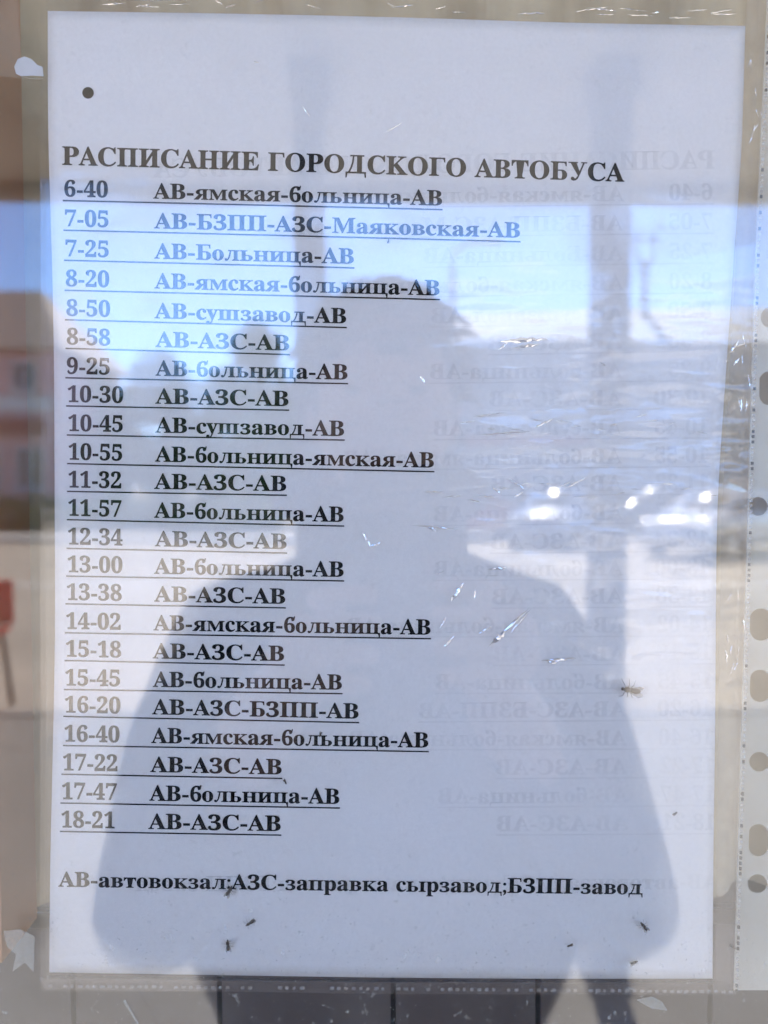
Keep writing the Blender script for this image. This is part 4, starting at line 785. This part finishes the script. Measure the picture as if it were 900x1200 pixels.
for k in range(420):
    a = rnd.uniform(0, 2 * math.pi); e = rnd.uniform(-.1, 1.5)
    d = Vector((math.cos(a) * math.cos(e), math.sin(a) * math.cos(e), math.sin(e)))
    if d.y > .45 and d.z < .35: continue
    p0 = HC + Vector((d.x * .086, -.012 + d.y * .098, .028 + d.z * .110)); tdir = Vector((rnd.uniform(-1, 1), rnd.uniform(-1, 1), -.5))
    p1 = p0 + d * .010 + tdir * .012; p2 = p0 + d * .008 + tdir * .03
    hb.tube([p0, p1, p2], [.004, .0035, .001], 4)
hb.build('hair', hair_m, person, True)
mb = MB()
mb.tube([(.0, -.60, -.075), (0.045, -.605, -.07), (.065, -.64, -.06), (.045, -.69, -.045), (0, -.705, -.04), (-.045, -.69, -.045), (-.065, -.64, -.06), (-.045, -.605, -.07), (0, -.60, -.075)], .016, 8)
mb.tube([(0, -.585, -.05), (.07, -.60, -.02), (.10, -.655, -.005), (.07, -.71, .02), (0, -.73, .03), (-.07, -.71, .02), (-.10, -.655, -.005), (-.07, -.60, -.02), (0, -.585, -.05)], .028, 10)
mb.build('collar', jacket, person, True)
for s_ in (-1, 1):
    mb = MB(); mb.ball(HC + Vector((s_ * .030, .083, .014)), (.012, .009, .006), 10, 6); mb.build('eye', solid('eye_dark', (.1, .08, .07), .2), person, True)
ph = thing('phone', 'dark phone held upright by the mirrored photographer', 'phone', ((PX0 + PX1) / 2, -.247, PZ0))
m2 = bmesh.new(); bmesh.ops.create_cube(m2, size=1)
for v in m2.verts: v.co = Vector(((PX0 + PX1) / 2 + v.co.x * (PX1 - PX0), -.2485 + v.co.y * .008, (PZ0 + PZ1) / 2 + v.co.z * (PZ1 - PZ0)))
bmesh.ops.bevel(m2, geom=m2.edges[:], offset=.0035, segments=3, affect='EDGES')
me = bpy.data.meshes.new('phone_case'); m2.to_mesh(me); m2.free(); link('phone_case', me, solid('phone_shell', (.03, .03, .035), .35), ph)
mb = MB(); mb.box(PX0 + .004, PX0 + .030, -.2444, -.2434, -.028, .014); mb.build('camera_island', solid('phone_black', (.01, .01, .01), .2), ph)

# ------------------------------------------------------------------ street side
def wall_box(mb, x0, x1, y0, y1, z0, z1): return mb.box(x0, x1, y0, y1, z0, z1)
glassdark = solid('dark_window_glass', (.05, .06, .08), .15, scale=2)
winframe = solid('window_frame_white', (.65, .65, .63), .5)
def house_window(parent, x, y, z, w_, h_):
    f = MB(); t_ = .07
    for b in ((x - w_/2, x + w_/2, z, z + t_), (x - w_/2, x + w_/2, z + h_ - t_, z + h_), (x - w_/2, x - w_/2 + t_, z + t_, z + h_ - t_), (x + w_/2 - t_, x + w_/2, z + t_, z + h_ - t_), (x - t_/2, x + t_/2, z + t_, z + h_ - t_)):
        f.box(b[0], b[1], y, y + .09, b[2], b[3])
    fo = f.build('window', winframe, parent)
    g = MB(); g.box(x - w_/2 + t_, x + w_/2 - t_, y + .01, y + .04, z + t_, z + h_ - t_); g.build('pane', glassdark, fo)
    s = MB(); s.box(x - w_/2 - .08, x + w_/2 + .08, y + .002, y + .2, z - .08, z - .002); s.build('sill', winframe, fo)
# pink house at the left
D1 = 27.0; y1 = yd(D1)
a = P(-190, 400, D1); b = P(62, 400, D1)
pink = solid('pink_plaster', (.66, .40, .39), .9, scale=1.5, bump=.1)
ph1 = thing('house', 'pink plastered house with a grey brown roof mirrored at the left edge', 'house', (a.x, y1, GZ))
zt = P(0, 410, D1).z
mb = MB(); mb.box(a.x, b.x, y1 - 7, y1, GZ - .11, zt); mb.build('wall', pink, ph1)
zr = P(0, 352, D1 + 3).z
rf = MB(); xm = (a.x + b.x) / 2
rf.add([(a.x - .4, y1 + .5, zt), (b.x + .5, y1 + .5, zt), (b.x + .5, y1 - 7.5, zt), (a.x - .4, y1 - 7.5, zt), (a.x + 2, y1 - 3.5, zr + .5), (b.x - 1.9, y1 - 3.5, zr + .5)],
       [(0, 1, 5, 4), (2, 3, 4, 5), (1, 2, 5), (3, 0, 4), (3, 2, 1, 0)])
rfo = rf.build('roof', solid('roof_sheet', (.22, .18, .16), .7), ph1)
mb = MB(); mb.box(a.x, b.x + .01, y1 + .01, y1 + .12, P(0, 482, D1).z, P(0, 464, D1).z); mb.build('white_band', winframe, ph1)
mb = MB(); mb.box(a.x, b.x - .3, y1 + .01, y1 + .5, P(0, 508, D1).z, P(0, 492, D1).z); mb.build('awning', solid('maroon_awning', (.25, .05, .05), .7), ph1)
for k in range(5): house_window(ph1, b.x - .8 - k * 1.5, y1 + .003, P(0, 572, D1).z, 1.0, 1.4)
for k in range(4): house_window(ph1, b.x - 1.0 - k * 1.9, y1 + .003, P(0, 458, D1).z, .8, 1.0)
# long building with pale roof
D2 = 42.0; y2 = yd(D2)
a = P(500, 400, D2); b = P(1010, 400, D2); zt = P(700, 402, D2).z
lb = thing('long_building', 'long grey building under a pale metal roof mirrored at the right', 'building', (a.x, y2, GZ))
grey = solid('grey_render', (.34, .34, .36), .9, scale=1)
mb = MB(); mb.box(a.x, b.x, y2 - 11, y2, GZ - .11, zt); mb.build('wall', grey, lb)
za = P(700, 376, D2 + 5).z
rf = MB(); rf.add([(a.x - .5, y2 + .6, zt), (b.x + .5, y2 + .6, zt), (b.x + .5, y2 - 11.6, zt), (a.x - .5, y2 - 11.6, zt), (a.x + 1.5, y2 - 5.5, za + .5), (b.x - 1.5, y2 - 5.5, za + 1)],
                  [(0, 1, 5, 4), (2, 3, 4, 5), (1, 2, 5), (3, 0, 4), (3, 2, 1, 0)])
rf.build('roof', solid('pale_metal_roof', (.46, .47, .48), .85), lb)
for r_ in range(2):
    for k in range(9): house_window(lb, a.x + 1.5 + k * (b.x - a.x - 3) / 8, y2 + .003, P(0, 528 - 62 * r_, D2).z, 1.3, 1.5)
mb = MB(); mb.box(a.x + 2, a.x + 9, y2 + .01, y2 + .6, P(0, 522, D2).z, P(0, 512, D2).z); mb.build('canopy', solid('red_canopy', (.35, .08, .07), .6), lb)
# lamp mast
def pole(px, pyt, dist, r_, lab, fork):
    p = P(px, pyt, dist); t = thing('street_lamp', lab, 'street lamp', (p.x, p.y, GZ))
    m_ = solid('lamp_metal', (.12, .12, .13), .5)
    mb = MB(); mb.tube([(p.x, p.y, GZ - .11), (p.x, p.y, p.z - (2.6 if fork else .8))], [r_ * 1.4, r_], 8); mb.build('pole', m_, t)
    if fork:
        for s_ in (-1, 1):
            mb = MB(); mb.tube([(p.x, p.y, p.z - 2.6), (p.x + s_ * .55, p.y, p.z - 1.7), (p.x + s_ * .9, p.y, p.z - .2), (p.x + s_ * .8, p.y, p.z + .6)], [r_, .10, .09, .07], 8); mb.build('arm', m_, t)
            mb = MB(); mb.tube([(p.x + s_ * .35, p.y + .1, p.z - 1.2), (p.x + s_ * .35, p.y + .1, p.z - .3)], [.22, .1], 8); mb.build('lamp_head', m_, t)
    else:
        mb = MB(); mb.tube([(p.x, p.y, p.z - .8), (p.x + .05, p.y, p.z - .3), (p.x + .4, p.y, p.z), (p.x + 1.1, p.y, p.z + .05)], [r_, r_ * .9, r_ * .8, r_ * .8], 8); mb.build('arm', m_, t)
        mb = MB(); mb.ball((p.x + 1.25, p.y, p.z + .03), (.35, .14, .07), 10, 6); mb.build('lamp_head', m_, t)
pole(757, 262, 46, .21, 'forked lamp mast mirrored above the pale roof', True)
pole(530, 285, 24, .07, 'curved street lamp mirrored beside the photographer head', False)

# trees
leaf_m = solid('green_leaves', (.07, .14, .035), .7, scale=1.5, var=.5)
bark = solid('bark', (.12, .09, .07), .9)
def tree(px, pyt, dist, rad, lab, seed, mat=leaf_m, n=6000, ls=.2):
    rnd = random.Random(seed); p = P(px, pyt, dist)
    t = thing('tree', lab, 'tree', (p.x, p.y, GZ), 'trees mirrored across the road')
    mb = MB(); H = p.z - GZ
    mb.tube([(p.x, p.y, GZ - .1), (p.x + .1, p.y, GZ + H * .3), (p.x - .05, p.y, GZ + H * .6), (p.x, p.y, GZ + H * .9)], [.22, .17, .11, .04], 8)
    for k in range(9):
        a = k * 2.4; z0 = GZ + H * (.3 + .05 * k); l = rad * rnd.uniform(.5, .85)
        mb.tube([(p.x, p.y, z0), (p.x + math.cos(a) * l * .5, p.y + math.sin(a) * l * .5, z0 + l * .45), (p.x + math.cos(a) * l, p.y + math.sin(a) * l, z0 + l * .8)], [.09, .06, .02], 5)
    mb.build('trunk', bark, t, True)
    cl = []
    for k in range(26):
        a = rnd.uniform(0, 6.28); q = rnd.uniform(.1, .95); h = rnd.uniform(.0, 1)
        rr = rad * math.sin(math.pi * (h * .8 + .15)) * q
        cl.append((Vector((p.x + rr * math.cos(a), p.y + rr * math.sin(a), GZ + H * (.16 + .78 * h))), rad * rnd.uniform(.2, .36)))
    v, f = [], []
    for k in range(n):
        c, r_ = rnd.choice(cl); d = Vector((rnd.gauss(0, 1), rnd.gauss(0, 1), rnd.gauss(0, 1))).normalized() * r_ * rnd.uniform(.5, 1.05)
        q = c + d; u = Vector((rnd.gauss(0, 1), rnd.gauss(0, 1), rnd.gauss(0, .7))).normalized(); w_ = u.orthogonal().normalized(); s_ = ls * rnd.uniform(.6, 1.3)
        i0 = len(v); v += [q - u * s_, q + w_ * s_ * .5, q + u * s_, q - w_ * s_ * .5]; f.append((i0, i0+1, i0+2, i0+3))
    fromlist('crown', v, f, mat, t)
tree(105, 440, 31, 2.4, 'low green tree mirrored beside the pink house', 1)
tree(190, 428, 33, 2.8, 'middle green tree mirrored left of the porch post', 2)
tree(290, 385, 30, 2.6, 'taller green tree mirrored just left of the porch post', 3)
tree(60, 470, 36, 2.4, 'distant green tree mirrored just right of the pink house edge', 5)
tree(240, 455, 38, 3.0, 'distant low tree mirrored between two nearer trees', 6)
tree(345, 470, 38, 2.8, 'distant low tree mirrored behind the left porch post', 7)
tree(410, 480, 37, 2.6, 'distant low tree mirrored behind the photographer head', 8)
tree(480, 470, 36, 2.0, 'small tree mirrored beside the photographer shoulder', 4)
hedge = MB(); rnd = random.Random(9); a = P(-260, 590, 24); b = P(330, 590, 24)
v, f = [], []
for k in range(9000):
    q = Vector((rnd.uniform(a.x, b.x), a.y + rnd.uniform(-.45, .45), GZ + rnd.uniform(0, 1.0 + .15 * math.sin(rnd.random() * 6)))); u = Vector((rnd.gauss(0, 1), rnd.gauss(0, 1), rnd.gauss(0, 1))).normalized(); w_ = u.orthogonal().normalized(); s_ = .09
    i0 = len(v); v += [q - u * s_, q + w_ * s_ * .5, q + u * s_, q - w_ * s_ * .5]; f.append((i0, i0+1, i0+2, i0+3))
tag(fromlist('hedge', v, f, leaf_m), 'low clipped green hedge mirrored in front of the pink house', 'hedge')

# cars
tyre = solid('tyre_rubber', (.02, .02, .02), .8); rim = solid('rim_metal', (.5, .5, .52), .3, 1)
carglass = solid('car_glass', (.03, .035, .04), .09, spec=1)
lampm = solid('headlamp', (.75, .75, .72), .1, spec=1)
def car(px, dist, col, lab, rot=0, var=0):
    p = P(px, 600, dist); base = Vector((p.x, p.y, GZ - .112))
    t = thing('car', lab, 'car', base, 'cars parked across the road')
    paint = solid('car_paint', col, .22, .3, var=.03, coat=1)
    ca, sa = math.cos(rot), math.sin(rot)
    def W(v): return [(base.x + x * ca - y * sa, base.y + x * sa + y * ca, base.z + z) for x, y, z in v]
    prof = [(-2.15, .35, .72), (-2.2, .62, .80), (-2.0, .92, .82), (-1.25, 1.0, .84), (-.65, 1.40, .66), (.0, 1.50, .62), (.75, 1.44, .64), (1.45, 1.08, .82), (2.05, 1.0, .82), (2.2, .7, .80), (2.15, .35, .72)]
    # body section by section: lower shell with arched roof
    v, f = [], []
    xs = [-2.2, -2.05, -1.8, -1.3, -.95, -.5, 0, .5, .95, 1.35, 1.75, 2.05, 2.2]
    def top(x):
        pts = [(-2.2, .62), (-2.05, .82), (-1.3, .97), (-.55, 1.42), (.1, 1.50), (.9, 1.42), (1.55, 1.02), (2.1, .95), (2.2, .7)]
        for (x0, z0), (x1, z1) in zip(pts, pts[1:]):
            if x <= x1: return z0 + (z1 - z0) * (x - x0) / (x1 - x0)
        return .7
    n = 11
    for x in xs:
        tz = top(x); sh = min(tz, .95 + .02 * x)
        hw = .86 - .10 * (abs(x) / 2.2) ** 4; rw = hw - .22 if tz > 1.05 else hw - .08
        sec = [(-hw * .92, .25), (-hw, .45), (-hw, .75), (-hw * .97, sh), (-rw, tz - .04), (0, tz + .02), (rw, tz - .04), (hw * .97, sh), (hw, .75), (hw, .45), (hw * .92, .25)]
        v += [(x, y_, z_) for y_, z_ in sec]
    for i in range(len(xs) - 1):
        for k in range(n): f.append((i*n+k, i*n+(k+1) % n, (i+1)*n+(k+1) % n, (i+1)*n+k))
    f += [tuple(range(n))[::-1], tuple(range((len(xs)-1)*n, len(xs)*n))]
    bm_ = MB(); bm_.add(W(v), f); bm_.build('body', paint, t, True)
    for s_ in (-1, 1):
        for (x0, x1) in ((-.95, -.12), (-.04, .82)):
            g = []
            for x in (x0, x1):
                hw = .86; tz = top(x); rw = hw - .22
                for q in (.12, .86):
                    yy = hw * .97 + (rw - hw * .97) * q; zz = .95 + (tz - .04 - .95) * q
                    g.append((x, s_ * (yy + .012), zz))
            gb = MB(); g2 = [(x, y - s_ * .02, z) for x, y, z in g]
            gb.add(W([g[0], g[1], g[3], g[2], g2[0], g2[1], g2[3], g2[2]]), [(0,1,2,3), (7,6,5,4), (0,4,5,1), (1,5,6,2), (2,6,7,3), (3,7,4,0)]); gb.build('side_window', carglass, t)
        for wx in (-1.35, 1.35):
            wb = MB(); wb.tube(W([(wx, s_ * .70, .33), (wx, s_ * .90, .33)]), .33, 18); wo = wb.build('wheel', tyre, t)
            rb = MB(); rb.tube(W([(wx, s_ * .895, .33), (wx, s_ * .91, .33)]), .2, 14); rb.build('rim', rim, wo)
        lb_ = MB(); lb_.ball(W([(-2.14, s_ * .62, .68)])[0], (.12, .16, .09), 10, 8); lb_.build('headlight', lampm, t, True)
    for (xa, xb) in ((-1.27, -.60), (1.50, .95)):
        za_, zb_ = top(xa) + .03, top(xb) + .03; sg = 1 if xa > 0 else -1; v, f = [], []
        nu_, nv_ = 14, 5
        for lay in (0, 1):
            for j in range(nv_ + 1):
                for i in range(nu_ + 1):
                    s_ = i / nu_ * 2 - 1; q_ = j / nv_
                    x = xa + (xb - xa) * q_ - sg * .13 * s_ * s_; z = za_ + (zb_ - za_) * q_ + .035 * math.sin(math.pi * q_) - .05 * s_ * s_ - .02 * lay
                    v.append((x, s_ * (.62 - .09 * q_), z))
        m_ = (nu_ + 1) * (nv_ + 1)
        for j in range(nv_):
            for i in range(nu_):
                a_ = j * (nu_ + 1) + i; f.append((a_, a_ + 1, a_ + nu_ + 2, a_ + nu_ + 1)); f.append((m_ + a_, m_ + a_ + nu_ + 1, m_ + a_ + nu_ + 2, m_ + a_ + 1))
        wb = MB(); wb.add(W(v), f); wb.build('windscreen', carglass, t, True)
    return t
def glare_rot(px, dist):
    p = P(px, 585, dist); v = (Vector((CP.x, 2 * YG - CP.y, CP.z)) - p).normalized(); h = v + sd
    return math.atan2(-h.y, -h.x)
car(655, 20.5, (.10, .13, .20), 'dark blue car mirrored to the right of the photographer', glare_rot(655, 20.5))
car(848, 17.5, (.45, .46, .48), 'silver car mirrored at the right edge', glare_rot(848, 17.5))
car(775, 23.5, (.10, .11, .12), 'dark car mirrored between the silver and the blue car', R(3))
car(545, 22.5, (.35, .05, .05), 'red car mirrored behind the blue car', R(180))

# red bench at the left edge
q = P(0, 700, 4.9); bx, by = q.x - .27, q.y
bt = thing('bench', 'red bench on thin dark legs mirrored at the left edge', 'bench', (bx - .4, by, GZ))
redp = solid('red_paint', (.75, .015, .015), .45); iron = solid('dark_iron', (.05, .05, .055), .5)
zs = P(0, 745, 4.9).z; zt = P(0, 688, 4.9).z
for k in range(4):
    s_ = MB(); s_.box(bx - 1.1, bx + .17, by - .36 + k * .1, by - .27 + k * .1, zs - .03, zs); s_.build('seat_slat', redp, bt)
for k in range(3):
    s_ = MB(); s_.box(bx - 1.1, bx + .17, by - .40, by - .375, zs + .01 + k * (zt - zs - .01) / 3, zs + .005 + (k + 1) * (zt - zs - .01) / 3); s_.build('back_slat', redp, bt)
for x_ in (bx - .95, bx + .10):
    for y_ in (by + .02, by - .36):
        l_ = MB(); l_.tube([(x_, y_, zs - .03), (x_ + .04, y_ + (.05 if y_ > by else -.05), GZ - .0)], .018, 6); l_.build('leg', iron, bt)

# ------------------------------------------------------------------ the room behind the pane
room = MB(); wallin = solid('room_wall', (.42, .36, .28), .9, scale=4)
for (x0, x1, y0, y1, z0, z1) in ((-2, 2.4, 1.9, 2.0, GZ, 1.3), (-2.1, -2, .26, 2, GZ, 1.3), (2.4, 2.5, .26, 2, GZ, 1.3), (-2, 2.4, .26, 2, GZ - .1, GZ), (-2, 2.4, .26, 2, 1.3, 1.4)): room.box(x0, x1, y0, y1, z0, z1)
struct('room', room, wallin)
def wavy(name, x0, x1, y, z0, z1, amp, per, mat, lab, cat, seed=1):
    rnd = random.Random(seed); nx = int((x1 - x0) / .004); nz = 26; v = []
    for j in range(nz + 1):
        z = z0 + (z1 - z0) * j / nz
        for i in range(nx + 1):
            x = x0 + (x1 - x0) * i / nx
            v.append((x, y + amp * math.sin(x * per + .6 * math.sin(z * 7 + x * 9)) + amp * .4 * math.sin(x * per * 2.7 + 2), z))
    f = [(j*(nx+1)+i, j*(nx+1)+i+1, (j+1)*(nx+1)+i+1, (j+1)*(nx+1)+i) for j in range(nz) for i in range(nx)]
    n = len(v); v += [(x, y_ + .001, z) for x, y_, z in v]; f += [tuple(n + i for i in q[::-1]) for q in f]
    return tag(fromlist(name, v, f, mat, None, True), lab, cat)
cz = CP.z + (on_plane(450, 1048).y - CP.z) * (.06 - CP.y) / -CP.y
wavy('curtain', -.60, .68, .06, cz, .84, .008, 95, solid('tan_curtain', (.52, .43, .28), .95, scale=50), 'tan curtain hanging close behind the pane and the pocket', 'curtain')
o = MB(); k = 0; xb = -.60
wood = solid('dark_board_wood', (.07, .055, .05), .6, scale=12, var=.3)
pan = thing('board_panel', 'dark boarded panel below the timetable inside the window', 'panel', (0, .05, gz0))
while xb < .68:
    wd = .0205 * 3.2 if k % 2 else .055
    b_ = MB(); b_.box(xb, xb + wd - .002, .045, .055, gz0, cz - .004); b_.build('board', wood, pan); xb += wd; k += 1
mb = MB(); mb.box(-.60, .68, .056, .06, gz0, cz - .004); mb.build('backing', solid('panel_backing', (.015, .012, .01), .9), pan)

mb = MB(); xr = on_plane(11, 600).x * 1.12; mb.box(-.60, xr, .018, .045, cz, .84)
wp = mb.build('wooden_upright', solid('orange_brown_wood', (.42, .20, .09), .6, scale=20)); tag(wp, 'orange brown wooden upright inside the window at the far left', 'wooden post')
